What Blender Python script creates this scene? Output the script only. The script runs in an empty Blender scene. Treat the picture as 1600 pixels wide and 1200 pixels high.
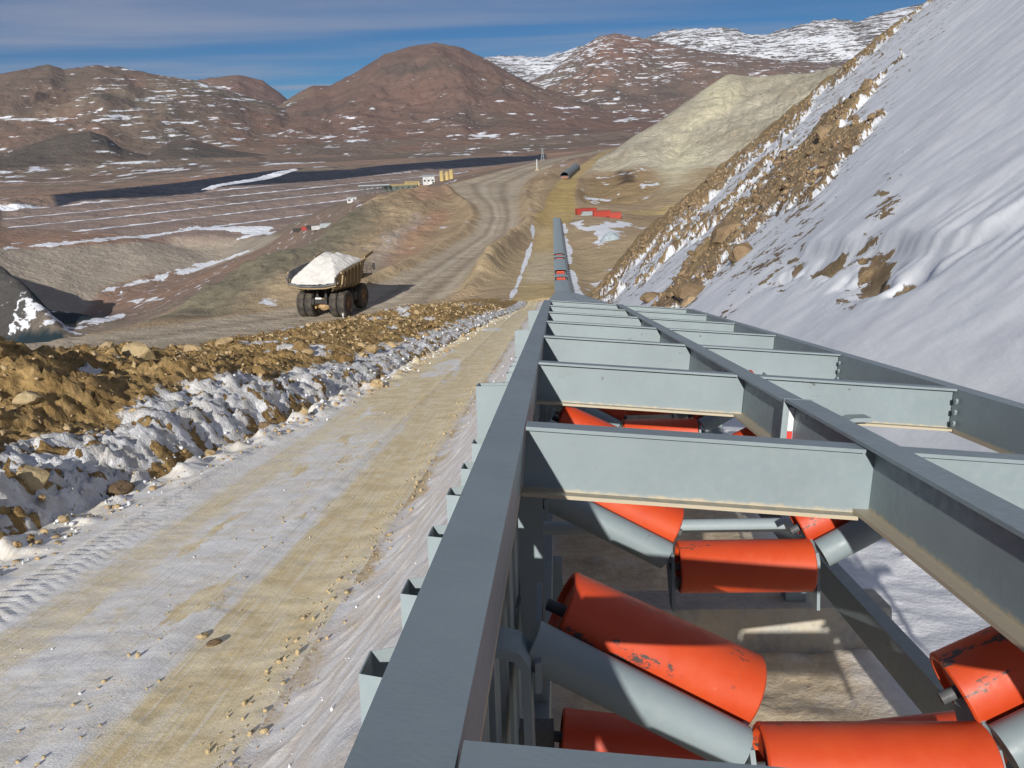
import bpy, bmesh, math, random
import numpy as np
from mathutils import Matrix, Vector
from mathutils.geometry import delaunay_2d_cdt

scene = bpy.context.scene
COL = scene.collection
random.seed(7)

# ------------------------------------------------------------------ camera, sky, sun, exposure
cam_d = bpy.data.cameras.new("camera")
cam = bpy.data.objects.new("camera", cam_d)
COL.objects.link(cam)
cam_d.sensor_width = 36.0
cam_d.lens = 36.0 * 1300.0 / 1600.0
cam_d.clip_start = 0.05
cam_d.clip_end = 40000.0
cam.matrix_world = (Matrix.Rotation(math.radians(90 - 17), 4, 'X') @ Matrix.Rotation(math.radians(-2.4), 4, 'Z'))
scene.camera = cam

SUN_ELEV = 23.6          # degrees above the horizon
SUN_BACK = 12.0          # degrees from straight behind the camera towards the left
SUN_STRENGTH = 4.7
SKY_STRENGTH = 0.075
EXPOSURE = 0.14

_e, _b = math.radians(SUN_ELEV), math.radians(SUN_BACK)
SUN = Vector((-math.sin(_b) * math.cos(_e), -math.cos(_b) * math.cos(_e), math.sin(_e)))
sun_d = bpy.data.lights.new("sun", 'SUN')
sun_d.energy = SUN_STRENGTH
sun_d.angle = math.radians(0.5)
sun_d.color = (1.0, 0.955, 0.88)
sun = bpy.data.objects.new("sun", sun_d)
sun.rotation_euler = SUN.to_track_quat('Z', 'Y').to_euler()
COL.objects.link(sun)

world = bpy.data.worlds.new("World")
scene.world = world
world.use_nodes = True
wt = world.node_tree
for n in list(wt.nodes):
    wt.nodes.remove(n)
def wn(t, **k):
    n = wt.nodes.new(t)
    for a, b in k.items():
        setattr(n, a, b)
    return n
sky = wn('ShaderNodeTexSky', sky_type='NISHITA', sun_disc=False, altitude=4200.0, air_density=0.9, dust_density=0.15, ozone_density=3.0)
sky.sun_elevation = _e
sky.sun_rotation = math.radians(180 + SUN_BACK)     # measured clockwise from +Y
tc = wn('ShaderNodeTexCoord')
sep = wn('ShaderNodeSeparateXYZ')
wt.links.new(tc.outputs['Generated'], sep.inputs[0])
# thin high cloud: a flat layer far up, so the pattern stretches towards the horizon
zc = wn('ShaderNodeMath', operation='MAXIMUM'); zc.inputs[1].default_value = 0.02
wt.links.new(sep.outputs['Z'], zc.inputs[0])
dx = wn('ShaderNodeMath', operation='DIVIDE'); dy = wn('ShaderNodeMath', operation='DIVIDE')
wt.links.new(sep.outputs['X'], dx.inputs[0]); wt.links.new(zc.outputs[0], dx.inputs[1])
wt.links.new(sep.outputs['Y'], dy.inputs[0]); wt.links.new(zc.outputs[0], dy.inputs[1])
cmb = wn('ShaderNodeCombineXYZ')
wt.links.new(dx.outputs[0], cmb.inputs[0]); wt.links.new(dy.outputs[0], cmb.inputs[1])
mp = wn('ShaderNodeMapping'); mp.inputs['Scale'].default_value = (0.10, 0.20, 1.0); mp.inputs['Rotation'].default_value = (0, 0, 0.22); mp.inputs['Location'].default_value = (0.35, 0.42, 0)
wt.links.new(cmb.outputs[0], mp.inputs[0])
cn = wn('ShaderNodeTexNoise'); cn.inputs['Scale'].default_value = 1.0; cn.inputs['Detail'].default_value = 7.0; cn.inputs['Roughness'].default_value = 0.52; cn.inputs['Distortion'].default_value = 0.35
wt.links.new(mp.outputs[0], cn.inputs['Vector'])
cr = wn('ShaderNodeMapRange', interpolation_type='SMOOTHSTEP'); cr.inputs['From Min'].default_value = 0.37; cr.inputs['From Max'].default_value = 0.63; cr.inputs['To Max'].default_value = 0.85
alt = wn('ShaderNodeMapRange'); alt.inputs['From Min'].default_value = 0.06; alt.inputs['From Max'].default_value = 0.30; alt.inputs['To Min'].default_value = -0.07; alt.inputs['To Max'].default_value = 0.10
wt.links.new(sep.outputs['Z'], alt.inputs['Value'])
ca = wn('ShaderNodeMath', operation='ADD'); wt.links.new(cn.outputs['Fac'], ca.inputs[0]); wt.links.new(alt.outputs[0], ca.inputs[1])
wt.links.new(ca.outputs[0], cr.inputs['Value'])
cmix = wn('ShaderNodeMix', data_type='RGBA')
cmix.inputs['B'].default_value = (3.3, 3.7, 5.0, 1)
wt.links.new(cr.outputs[0], cmix.inputs['Factor'])
hs = wn('ShaderNodeHueSaturation'); hs.inputs['Saturation'].default_value = 1.6; hs.inputs['Value'].default_value = 0.56
wt.links.new(sky.outputs[0], hs.inputs['Color'])
wt.links.new(hs.outputs[0], cmix.inputs['A'])
bg = wn('ShaderNodeBackground'); bg.inputs['Strength'].default_value = SKY_STRENGTH
wt.links.new(cmix.outputs['Result'], bg.inputs[0])
wo = wn('ShaderNodeOutputWorld')
wt.links.new(bg.outputs[0], wo.inputs[0])

scene.view_settings.view_transform = 'Standard'
scene.view_settings.look = 'None'
scene.view_settings.exposure = EXPOSURE
scene.view_settings.gamma = 1.0
scene.view_settings.use_curve_mapping = False

# ------------------------------------------------------------------ helpers: tagging, noise, meshes, materials
def tag(o, label=None, cat=None, group=None, kind=None):
    if label: o['label'] = label
    if cat: o['category'] = cat
    if group: o['group'] = group
    if kind: o['kind'] = kind
    return o

_rng = np.random.RandomState(11)
_perm = _rng.permutation(256); _perm = np.concatenate([_perm, _perm, _perm]).astype(np.int64)
_g = _rng.normal(size=(256, 3)); _g /= np.linalg.norm(_g, axis=1)[:, None]
def pn(x, y, z=0.0):
    """gradient noise, about -0.6..0.6"""
    x = np.asarray(x, float); y = np.asarray(y, float); x, y = np.broadcast_arrays(x, y); z = np.zeros_like(x) + z
    xi = np.floor(x).astype(np.int64); yi = np.floor(y).astype(np.int64); zi = np.floor(z).astype(np.int64)
    xf, yf, zf = x - xi, y - yi, z - zi
    fd = lambda t: t * t * t * (t * (t * 6 - 15) + 10)
    u, v, w = fd(xf), fd(yf), fd(zf)
    out = 0.0
    for a in (0, 1):
        wa = u if a else 1 - u
        for b in (0, 1):
            wb = v if b else 1 - v
            for c in (0, 1):
                wc = w if c else 1 - w
                h = _perm[_perm[_perm[(xi + a) & 255] + ((yi + b) & 255)] + ((zi + c) & 255)]
                g = _g[h]
                out = out + wa * wb * wc * (g[..., 0] * (xf - a) + g[..., 1] * (yf - b) + g[..., 2] * (zf - c))
    return out
def fbm(x, y, oct=4, z=0.0, gain=0.5, lac=2.03):
    a, s, f = 1.0, 0.0, 1.0
    for i in range(oct):
        s = s + a * pn(x * f + 17.3 * i, y * f - 9.1 * i, z + 3.7 * i); a *= gain; f *= lac
    return s
def ridged(x, y, oct=4, z=0.0, gain=0.5, lac=2.1):
    a, s, f = 1.0, 0.0, 1.0
    for i in range(oct):
        s = s + a * (1 - 2 * np.abs(pn(x * f + 5.3 * i, y * f + 11.1 * i, z + 1.7 * i))); a *= gain; f *= lac
    return s
def sst(a, b, x):
    t = np.clip((x - a) / (b - a), 0, 1); return t * t * (3 - 2 * t)
def softplus(x, w):
    x = x / w
    return w * np.where(x > 30, x, np.log1p(np.exp(np.minimum(x, 30))))
def srgb(r, g, b):
    f = lambda c: (c / 255 / 12.92) if c <= 10 else ((c / 255 + 0.055) / 1.055) ** 2.4
    return np.array([f(r), f(g), f(b)])

def grid_object(name, X, Y, Z, mask=None, col=None, attrs=None, uv=None, mat=None, kind='structure', remap=True):
    """one mesh out of a 2-D array of points; mask picks the faces"""
    nr, nc = X.shape
    idx = np.arange(nr * nc).reshape(nr, nc)
    q = np.stack([idx[:-1, :-1], idx[:-1, 1:], idx[1:, 1:], idx[1:, :-1]], -1).reshape(-1, 4)
    if mask is not None:
        q = q[mask.reshape(-1)]
    used = np.zeros(nr * nc, bool); used[q.ravel()] = True
    new = np.cumsum(used) - 1
    q = new[q]
    P = np.stack([X, Y, Z], -1).reshape(-1, 3)[used]
    me = bpy.data.meshes.new(name)
    me.vertices.add(len(P)); me.vertices.foreach_set('co', P.astype(np.float32).ravel())
    me.loops.add(q.size); me.loops.foreach_set('vertex_index', q.astype(np.int32).ravel())
    me.polygons.add(len(q)); me.polygons.foreach_set('loop_start', np.arange(0, q.size, 4, dtype=np.int32))
    me.polygons.foreach_set('use_smooth', np.ones(len(q), bool))
    if col is not None:
        a = me.attributes.new('Col', 'FLOAT_COLOR', 'POINT')
        c4 = np.ones((len(P), 4), np.float32); c4[:, :3] = col.reshape(-1, 3)[used]
        a.data.foreach_set('color', c4.ravel())
    for k, v in (attrs or {}).items():
        a = me.attributes.new(k, 'FLOAT', 'POINT')
        a.data.foreach_set('value', np.broadcast_to(v, X.shape).reshape(-1)[used].astype(np.float32))
    if uv is not None:
        a = me.attributes.new('st', 'FLOAT_VECTOR', 'POINT')
        U = np.zeros((len(P), 3), np.float32); U[:, 0] = uv[0].reshape(-1)[used]; U[:, 1] = uv[1].reshape(-1)[used]
        a.data.foreach_set('vector', U.ravel())
    me.update(calc_edges=True); me.validate()
    o = bpy.data.objects.new(name, me); COL.objects.link(o)
    if mat: me.materials.append(mat)
    if kind: o['kind'] = kind
    return o

class NT:
    """small helper to write node trees"""
    def __init__(s, name):
        s.m = bpy.data.materials.new(name); s.m.use_nodes = True; s.t = s.m.node_tree
        for n in list(s.t.nodes): s.t.nodes.remove(n)
        s.out = s.n('ShaderNodeOutputMaterial'); s.b = s.n('ShaderNodeBsdfPrincipled')
        s.l(s.b.outputs[0], s.out.inputs[0])
    def n(s, t, **k):
        x = s.t.nodes.new(t)
        for a, b in k.items(): setattr(x, a, b)
        return x
    def l(s, a, b): s.t.links.new(a, b)
    def put(s, sock, v):
        if isinstance(v, bpy.types.NodeSocket): s.l(v, sock)
        else:
            if isinstance(v, (tuple, list, np.ndarray)) and sock.type == 'RGBA' and len(v) == 3: v = (*v, 1)
            sock.default_value = v
    def math(s, op, a, b=0.0, clamp=False):
        x = s.n('ShaderNodeMath', operation=op, use_clamp=clamp); s.put(x.inputs[0], a); s.put(x.inputs[1], b); return x.outputs[0]
    def mix(s, f, a, b, blend='MIX'):
        x = s.n('ShaderNodeMix', data_type='RGBA', blend_type=blend); s.put(x.inputs['Factor'], f); s.put(x.inputs['A'], a); s.put(x.inputs['B'], b); return x.outputs['Result']
    def mixf(s, f, a, b):
        x = s.n('ShaderNodeMix', data_type='FLOAT'); s.put(x.inputs[0], f); s.put(x.inputs[2], a); s.put(x.inputs[3], b); return x.outputs[0]
    def rng(s, v, a, b, c=0.0, d=1.0, smooth=True):
        x = s.n('ShaderNodeMapRange', interpolation_type='SMOOTHSTEP' if smooth else 'LINEAR')
        s.put(x.inputs['Value'], v); s.put(x.inputs['From Min'], a); s.put(x.inputs['From Max'], b); s.put(x.inputs['To Min'], c); s.put(x.inputs['To Max'], d); return x.outputs[0]
    def attr(s, name, kind='Fac'):
        x = s.n('ShaderNodeAttribute', attribute_name=name); return x.outputs[kind]
    def obj(s): return s.n('ShaderNodeTexCoord').outputs['Object']
    def noise(s, vec, scale=1.0, detail=4.0, rough=0.55, stretch=None, rot=None, dist=0.0, loc=None):
        if stretch or rot or loc:
            mp = s.n('ShaderNodeMapping'); s.l(vec, mp.inputs[0])
            if stretch: mp.inputs['Scale'].default_value = stretch
            if rot: mp.inputs['Rotation'].default_value = rot
            if loc: mp.inputs['Location'].default_value = loc
            vec = mp.outputs[0]
        x = s.n('ShaderNodeTexNoise'); s.l(vec, x.inputs['Vector'])
        x.inputs['Scale'].default_value = scale; x.inputs['Detail'].default_value = detail; x.inputs['Roughness'].default_value = rough; x.inputs['Distortion'].default_value = dist
        return x.outputs['Fac']
    def voro(s, vec, scale=1.0, out='Distance', feature='F1'):
        x = s.n('ShaderNodeTexVoronoi', feature=feature); s.l(vec, x.inputs['Vector']); x.inputs['Scale'].default_value = scale; return x.outputs[out]
    def bump(s, h, strength=0.3, dist=0.02, prev=None):
        x = s.n('ShaderNodeBump'); s.put(x.inputs['Strength'], strength); s.put(x.inputs['Distance'], dist); s.put(x.inputs['Height'], h)
        if prev is not None: s.l(prev, x.inputs['Normal'])
        return x.outputs[0]
    def fin(s, col, rough=0.9, normal=None, metal=0.0, spec=0.3):
        s.put(s.b.inputs['Base Color'], col); s.put(s.b.inputs['Roughness'], rough); s.put(s.b.inputs['Metallic'], metal)
        s.put(s.b.inputs['Specular IOR Level'], spec)
        if normal is not None: s.l(normal, s.b.inputs['Normal'])
        return s.m

# ------------------------------------------------------------------ terrain: heights (metres; the camera's eye is the origin)
PSI = math.radians(3.42)          # the conveyor and the service road run this far right of +Y
SP, CP = math.sin(PSI), math.cos(PSI)
def to_st(x, y): return x * SP + y * CP, x * CP - y * SP
def to_xy(s, t): return s * SP + t * CP, s * CP - t * SP
_zs = np.array([-400, -60, 0, 25, 60, 80, 95, 120, 160, 240, 400, 640, 1200.])
_zz = np.array([30, 6.4, -3.45, -7.55, -13.4, -17.1, -19.7, -21.9, -23.4, -25.6, -25.8, -19., -19.])
_ss = np.linspace(-400, 1200, 3201)
_pz = np.interp(_ss, _zs, _zz)
_pz = np.convolve(np.pad(_pz, 24, mode='edge'), np.hanning(49) / np.hanning(49).sum(), mode='valid')
_pz = np.where(_ss < 50, np.interp(_ss, _zs, _zz), _pz)
def zroad(s): return np.interp(s, _ss, _pz)
def conv_off(s): return np.interp(s, [0, 20, 95, 130], [1.50, 1.50, 0.35, 0.2])
def t_edge(s):
    """left edge of the service road"""
    return np.interp(s, [-10, 11, 18, 25, 40, 60, 80, 95, 250], [-7.35, -7.3, -6.6, -6.05, -5.4, -4.7, -4.0, -3.6, -3.2])
RIDGES={
 'A':(4600,[(-37.89, 0.0534), (-32.26, 0.0667), (-29.19, 0.0722), (-27.21, 0.0792), (-26.71, 0.0809), (-25.94, 0.0761), (-24.23, 0.0801), (-22.88, 0.0775), (-20.83, 0.0695), (-19.06, 0.0645), (-16.92, 0.052), (-14.71, 0.039), (-12.84, 0.0245), (-9.35, -0.0019)]),
 'A2':(5800,[(-21.9, 0.0298), (-18.69, 0.0644), (-16.41, 0.0687), (-14.93, 0.0623), (-13.87, 0.0472), (-12.8, 0.0299), (-10.92, 0.0096)]),
 'B':(5000,[(-16.44, 0.0133), (-14.35, 0.0335), (-12.67, 0.05), (-11.85, 0.0556), (-10.86, 0.0544), (-8.97, 0.0695), (-7.28, 0.0853), (-5.62, 0.093), (-3.98, 0.0961), (-2.37, 0.0905), (-0.77, 0.0768), (0.84, 0.0595), (2.47, 0.0454), (4.94, 0.0333), (9.06, 0.0164), (13.11, 0.0079)]),
 'C':(6800,[(-0.05, 0.0369), (3.32, 0.0617), (5.2, 0.0831), (6.42, 0.0946), (7.43, 0.097), (9.04, 0.0916), (11.43, 0.0801), (13.01, 0.0733), (16.89, 0.0616), (20.62, 0.0538), (24.16, 0.0517), (30.66, 0.0526), (38.95, 0.0515)]),
 'D':(10500,[(-3.27, 0.0663), (-0.76, 0.0795), (0.89, 0.0803), (2.94, 0.0775), (4.17, 0.0819), (5.4, 0.0869), (9.04, 0.089), (10.23, 0.097), (11.41, 0.0984), (12.97, 0.0974), (14.9, 0.0959), (15.49, 0.0901), (16.81, 0.0885), (17.92, 0.0923), (19.37, 0.0967), (20.45, 0.0977), (21.88, 0.0933), (23.24, 0.0998), (25.24, 0.1045), (26.22, 0.1058), (28.72, 0.113), (33.08, 0.1207), (38.38, 0.1138)]),
 'E':(3100,[(-38.52, 0.0046), (-31.92, -0.007), (-30.02, -0.0044), (-28.65, 0.0037), (-26.92, 0.0125), (-25.19, 0.0164), (-24.38, 0.0107), (-23.62, -0.0027), (-22.27, -0.011), (-21.06, 0.0019), (-19.56, 0.0041), (-17.75, -0.0073), (-15.86, -0.0143), (-13.94, -0.0228)]),
}
CTRL=[
  # near left
  (-22, 8, -6),(-24, 30, -11),(-30, 60, -17.5),(-50, 20, -9),(-60, 50, -16),(-34, 80, -20.5),
  # bermL
  (-46.7, 85.0, -19.6),(-44.6, 102.7, -21.3),(-41.1, 112.8, -23.4),(-36.0, 122.8, -24.7),
  # haul
  (-22.0, 109.8, -23.3),(-28.7, 114.4, -24.3),(-30.9, 107.7, -23.2),(-19.1, 126.6, -24.2),(-15.9, 149.2, -24.6),(-8.7, 204.8, -25.4),(-3.8, 260.0, -25.7),(-11.2, 349.8, -25.3),(-22.7, 439.4, -26.9),(-14.2, 117.1, -23.7),(-6.5, 164.9, -23.6),(0.5, 245.0, -24.4),(4.7, 310.0, -24.1),(9.1, 429.9, -25.4),(1.3, 480.0, -25.2),(37.7, 598.8, -21.6),(92.4, 754.4, -19.8),
  # hill
  (-58.8, 138.0, -27.9),(-57.3, 149.4, -27.4),(-56.7, 165.6, -27.1),(-56.1, 186.7, -26.4),(-54.5, 202.8, -26.8),(-51.9, 234.3, -28.2),(-52.5, 285.2, -25.6),(-49.6, 326.2, -22.2),(-39.5, 357.8, -22.6),(-23.7, 439.4, -26.2),
  # hill low
  (-50.4, 130.6, -26.0),(-38.4, 145.0, -23.9),(-33.8, 161.5, -24.5),
  # hill ridge2
  (-26.7, 203.2, -28.3),(-20.3, 269.2, -28.0),(-21.2, 319.3, -26.1),
  # hillback
  (-110, 140, -60),(-105, 190, -60),(-110, 260, -60),(-100, 330, -55),(-85, 420, -50),(-60, 520, -48),
  # corr
  (6.3, 96.8, -19.6),(8.5, 120, -22.2),(11, 160, -23.8),(14.5, 240, -25.8),(33.2, 428.7, -25.0),(75.5, 635.5, -18.9),(-1, 110, -21),(2, 160, -23),(6, 240, -24.5),
  # right
  (15, 110, -21.5),(22.2, 176.6, -22.9),(26.6, 248.6, -25.3),(45.8, 286.4, -28.2),(52.1, 285.3, -29.5),(40, 120, -22),(60, 160, -23),(120, 200, -24),(120, 300, -26),(220, 320, -24),(100, 90, -20),(200, 150, -20),
  # yh
  (27.0, 369.0, -27.7),(41.8, 342.5, -30.2),(52.9, 330.8, -30.2),(41.6, 468.2, -21.4),(57.9, 446.3, -23.1),(69.4, 434.5, -19.9),(60.8, 496.3, -15.5),(72.6, 514.9, -9.9),(89.7, 537.6, -2.5),(124.5, 571.6, 16.1),(151.8, 590.8, 33.1),(180.5, 593.2, 30.1),(222.1, 589.6, 29.9),(262.1, 583.9, 31.1),(94.1, 460.5, -19.2),(118.3, 506.4, -7.3),(145.7, 540.7, 6.6),
  # yhb
  (75, 600, -20),(105, 680, -18),(180, 760, -5),(300, 760, 10),(420, 650, 20),(400, 450, 0),(330, 330, -15),
  # plant
  (-103.0, 631.7, -40.8),(-70.1, 636.2, -38.3),(-41.3, 638.7, -34.0),(-12.9, 659.9, -30.6),(18.9, 739.8, -29.3),(36.3, 819.2, -30.1),(-170.1, 781.7, -64.9),(-218.3, 821.5, -88.1),
  # valley
  (-700.3, 1326.5, -65.9),(-652.8, 1238.5, -79.7),(-579.0, 1598.3, -67.0),(-543.8, 1462.1, -82.0),(-327.4, 1871.6, -60.2),(-303.4, 1723.5, -75.3),(103.6, 2147.5, -60.7),(96.0, 1997.7, -69.4),(-587.9, 988.3, -81.4),(-498.3, 1124.6, -87.1),(-332.9, 1204.9, -83.8),(-187.0, 1337.0, -75.9),(-459.2, 774.0, -84.7),(-388.6, 866.9, -92.9),(-262.9, 964.8, -96.7),(-376.4, 660.2, -119.9),(-344.4, 677.5, -124.8),(-306.7, 760.5, -120.8),(-294.0, 829.4, -117.4),(-329.8, 571.7, -122.8),(-339.2, 635.1, -124.9),(-336.6, 496.7, -120.7),(-228.1, 598.0, -100.2),(-212.4, 729.7, -92.4),(-236.2, 507.8, -103.4),(-235.0, 441.3, -101.0),(-665.2, 998.7, -64.5),(-476.4, 703.9, -76.7),(-427.2, 554.5, -96.8),(-108.3, 1696.5, -67.1),
  # outcrop
  (-348.2, 537.0, -63.2),(-331.1, 547.7, -68.9),(-325.5, 556.9, -77.8),(-324.5, 563.2, -102.1),
  # plain
  (-1443.5, 1790.6, -52.9),(-1160.6, 1985.7, -69.5),(-983.5, 2079.1, -74.7),(-685.9, 2404.1, -56.2),(-162.7, 2594.9, -54.3),(230.2, 2690.2, -45.6),(613.8, 2629.3, -28.5),(960.9, 2523.2, -15.6),(1391.5, 2313.8, -2.2),(1713.6, 2086.5, 8.9),(-947.3, 1163.1, -68.0),
]

_c = np.array(CTRL, float)
_th = np.arctan2(_c[:, 0], _c[:, 1]); _lr = np.log(np.hypot(_c[:, 0], _c[:, 1]))
_bx = [(-1.3, 3.9), (1.3, 3.9), (1.3, 7.85), (-1.3, 7.85), (0, 7.85), (-0.6, 7.85), (0.6, 7.85)]
_bz = [-20, 0, 20, -60, -50, -60, -10]
_pts = [(a * 3.0, b) for a, b in zip(_th, _lr)] + [(a * 3.0, b) for a, b in _bx]
_pv = np.concatenate([_c[:, 2], _bz])
_v, _, _tri, _ov, _, _ = delaunay_2d_cdt([Vector(p) for p in _pts], [], [], 0, 1e-6)
_vz = np.array([_pv[o[0]] if len(o) else 0 for o in _ov]); _vp = np.array([[q.x, q.y] for q in _v])
def base_mid(X, Y):
    th = np.arctan2(X, Y) * 3.0; lr = np.log(np.maximum(np.hypot(X, Y), 1.0))
    lr = np.clip(lr, 3.91, 7.84); th = np.clip(th, -3.89, 3.89)
    Z = np.full(X.shape, -20.0)
    for t in _tri:
        a, b, c = _vp[t[0]], _vp[t[1]], _vp[t[2]]
        lo = np.minimum(np.minimum(a, b), c) - 1e-4; hi = np.maximum(np.maximum(a, b), c) + 1e-4
        m = (th >= lo[0]) & (th <= hi[0]) & (lr >= lo[1]) & (lr <= hi[1])
        if not m.any(): continue
        p, q = th[m], lr[m]
        d = (b[1] - c[1]) * (a[0] - c[0]) + (c[0] - b[0]) * (a[1] - c[1])
        if abs(d) < 1e-12: continue
        u = ((b[1] - c[1]) * (p - c[0]) + (c[0] - b[0]) * (q - c[1])) / d
        v = ((c[1] - a[1]) * (p - c[0]) + (a[0] - c[0]) * (q - c[1])) / d
        w = 1 - u - v
        ok = (u > -1e-6) & (v > -1e-6) & (w > -1e-6)
        zz = Z[m]; zz[ok] = (u * _vz[t[0]] + v * _vz[t[1]] + w * _vz[t[2]])[ok]; Z[m] = zz
    return Z
def blur(Z, sr, sc):
    for ax, s in ((0, sr), (1, sc)):
        if s <= 0: continue
        n = int(3 * s); k = np.exp(-0.5 * (np.arange(-n, n + 1) / s) ** 2); k /= k.sum()
        pad = [(0, 0), (0, 0)]; pad[ax] = (n, n)
        P = np.pad(Z, pad, mode='edge'); out = np.zeros_like(Z)
        for i, w in enumerate(k):
            sl = [slice(None), slice(None)]; sl[ax] = slice(i, i + Z.shape[ax]); out += w * P[tuple(sl)]
        Z = out
    return Z

def polyline_dist(X, Y, pts):
    """distance to a polyline and the running length of the nearest point"""
    best = np.full(X.shape, 1e9); run = np.zeros(X.shape); acc = 0.0; side = np.zeros(X.shape)
    for (x0, y0), (x1, y1) in zip(pts[:-1], pts[1:]):
        dx, dy = x1 - x0, y1 - y0; L = math.hypot(dx, dy)
        u = np.clip(((X - x0) * dx + (Y - y0) * dy) / L ** 2, 0, 1)
        ex, ey = X - x0 - u * dx, Y - y0 - u * dy
        dd = np.hypot(ex, ey); m = dd < best
        best = np.where(m, dd, best); run = np.where(m, acc + u * L, run); side = np.where(m, np.sign(dx * (Y - y0) - dy * (X - x0)), side); acc += L
    return best, run, side
def in_poly(X, Y, poly):
    """signed distance, positive inside"""
    inside = np.zeros(X.shape, bool); n = len(poly)
    for i in range(n):
        (x0, y0), (x1, y1) = poly[i], poly[(i + 1) % n]
        c = ((y0 > Y) != (y1 > Y)) & (X < (x1 - x0) * (Y - y0) / ((y1 - y0) or 1e-9) + x0)
        inside ^= c
    d, _, _ = polyline_dist(X, Y, list(poly) + [poly[0]])
    return np.where(inside, d, -d)

HAUL_C = [(-70, 55), (-45, 84), (-27, 111), (-17, 122), (-11.2, 157), (-3, 212), (-1.5, 255), (-2.5, 300), (-6, 350), (-8, 430), (14, 530), (38, 600), (84, 700), (120, 800)]
HAUL_W = [12, 11, 10, 8.5, 6.5, 5.8, 5.5, 7, 12, 19, 14, 10, 9, 9]
BRANCH_C = [(17, 262), (30, 268), (52, 290), (80, 310)]

def mountains(X, Y):
    th = np.degrees(np.arctan2(X, Y)); r = np.hypot(X, Y)
    out = np.full(X.shape, -1e4); lay = np.full(X.shape, -1)
    for i, (k, (rr, pts)) in enumerate(RIDGES.items()):
        pa = np.array(pts); te = np.interp(th, pa[:, 0], pa[:, 1], left=-0.03, right=-0.03)
        fade = sst(pa[0, 0] - 3, pa[0, 0], th) * sst(pa[-1, 0] + 3, pa[-1, 0], th)
        wig = 1 + 0.05 * pn(th * 0.35, i * 7.7)
        R = rr * wig
        Hr = te * R
        Hr = -200 + (Hr + 200) * fade
        wid = {'A': .30, 'A2': .2, 'B': .36, 'C': .42, 'D': .3, 'E': .16}[k] * rr
        base = np.interp(R - wid, [2000, 3300, 6000], [-62, -25, 30])
        tau = (r - (R - wid)) / wid
        a = np.clip(tau, 0, 1)
        sc = rr / 4600.0
        wx = X + 160 * sc * pn(X / (420 * sc), Y / (420 * sc), 5.5 + i); wy_ = Y + 160 * sc * pn(X / (420 * sc), Y / (420 * sc), 8.5 + i)
        n1 = ridged(wx / (520 * sc), wy_ / (1500 * sc) + i * 3.1, 5)
        n2 = fbm(X / (190 * sc), Y / (190 * sc), 5, z=i * 2.2)
        a2 = np.clip(a + 0.13 * (n1 - 0.9) * (a * (1 - a) * 4), 0, 1)
        prof = a2 ** 1.25 * 0.8 + 0.2 * a2 * a2 * (3 - 2 * a2)
        h = base + (Hr - base) * prof + (Hr - base) * 0.09 * n2 * (a * (1 - a) * 4) + 0.012 * np.abs(Hr - base) * pn(X / 60, Y / 60) * sst(0, .2, a)
        back = np.clip(tau - 1, 0, None) * wid
        h = h - back * 0.55 - back ** 2 * 2e-4
        h = np.where(tau < 0, base + (r - (R - wid)) * 0.15, h)
        m = h > out
        out = np.where(m, h, out); lay = np.where(m, np.where(tau > 0.04, i, -1), lay)
    return out, lay

def near_ground(s, t):
    """service road, shoulder and rubble berm, without the snow hillside"""
    z = zroad(s)
    z = z + sst(-2.35, -0.7, t) * conv_off(s)
    u = t_edge(s) - t
    return z, u
def hill(s, t):
    """snow hillside to the right of the conveyor"""
    d = np.minimum(t - 2.6, 26) * 0.80 + np.maximum(t - 28.6, 0) * 0.70 + 2.0 * sst(35, 88, s) * sst(2.2, 9, t)
    zb = zroad(np.minimum(s, 95)) + conv_off(np.minimum(s, 95)) - np.maximum(s - 95, 0) * .164
    g = softplus(d, 0.35) + np.minimum(d, 0) * 1.0 - 0.1
    se = 91 + 0.10 * t + 2.0 * pn(t * 0.12, 3.3) + .8 * pn(t * .5, 8.8)
    return zb + g - softplus(s - se, 3.0) * 1.5
def far_base(X, Y):
    return base_mid(X, Y)

# ------------------------------------------------------------------ far ground on a polar sheet out to the horizon
TH = np.concatenate([np.linspace(-60, -36, 60)[:-1], np.linspace(-36, 36, 860), np.linspace(36, 60, 60)[1:]])
RR = np.concatenate([np.geomspace(45, 110, 46)[:-1], np.geomspace(110, 420, 150)[:-1], np.geomspace(420, 2300, 190)[:-1], np.geomspace(2300, 7600, 210)[:-1], np.geomspace(7600, 15000, 45)])
_T, _R = np.meshgrid(np.radians(TH), RR)
FX, FY = _R * np.sin(_T), _R * np.cos(_T)
Zm = blur(base_mid(FX, FY), 2.2, 4.0)
S, T = to_st(FX, FY)
# flatten the haul road, the junction and the lower service road
def road_level(pts):
    z = base_mid(np.array([[p[0] for p in pts]], float), np.array([[p[1] for p in pts]], float))[0]
    return z
haul_d, haul_run, haul_side = polyline_dist(FX, FY, HAUL_C)
_cum = np.concatenate([[0], np.cumsum([math.dist(a, b) for a, b in zip(HAUL_C[:-1], HAUL_C[1:])])])
haul_w = np.interp(haul_run, _cum, HAUL_W)
haul_z = np.interp(haul_run, _cum, [-18.5, -20.6, -23.5, -24.1, -24.5, -25.3, -25.5, -25.4, -25.4, -25.8, -24.0, -21.6, -20, -19.8])
n_fine = fbm(FX / 9, FY / 9, 4); n_mid = fbm(FX / 40, FY / 40, 4, z=2.0)
Zm = Zm + np.clip(_R / 300, 0, 1) * (1.6 * n_mid * sst(2500, 800, _R)) + 0.35 * n_fine
edge = haul_d + 1.3 * pn(FX / 6, FY / 6)
wr = 1 - sst(0.0, 5.0, edge - haul_w)
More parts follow.
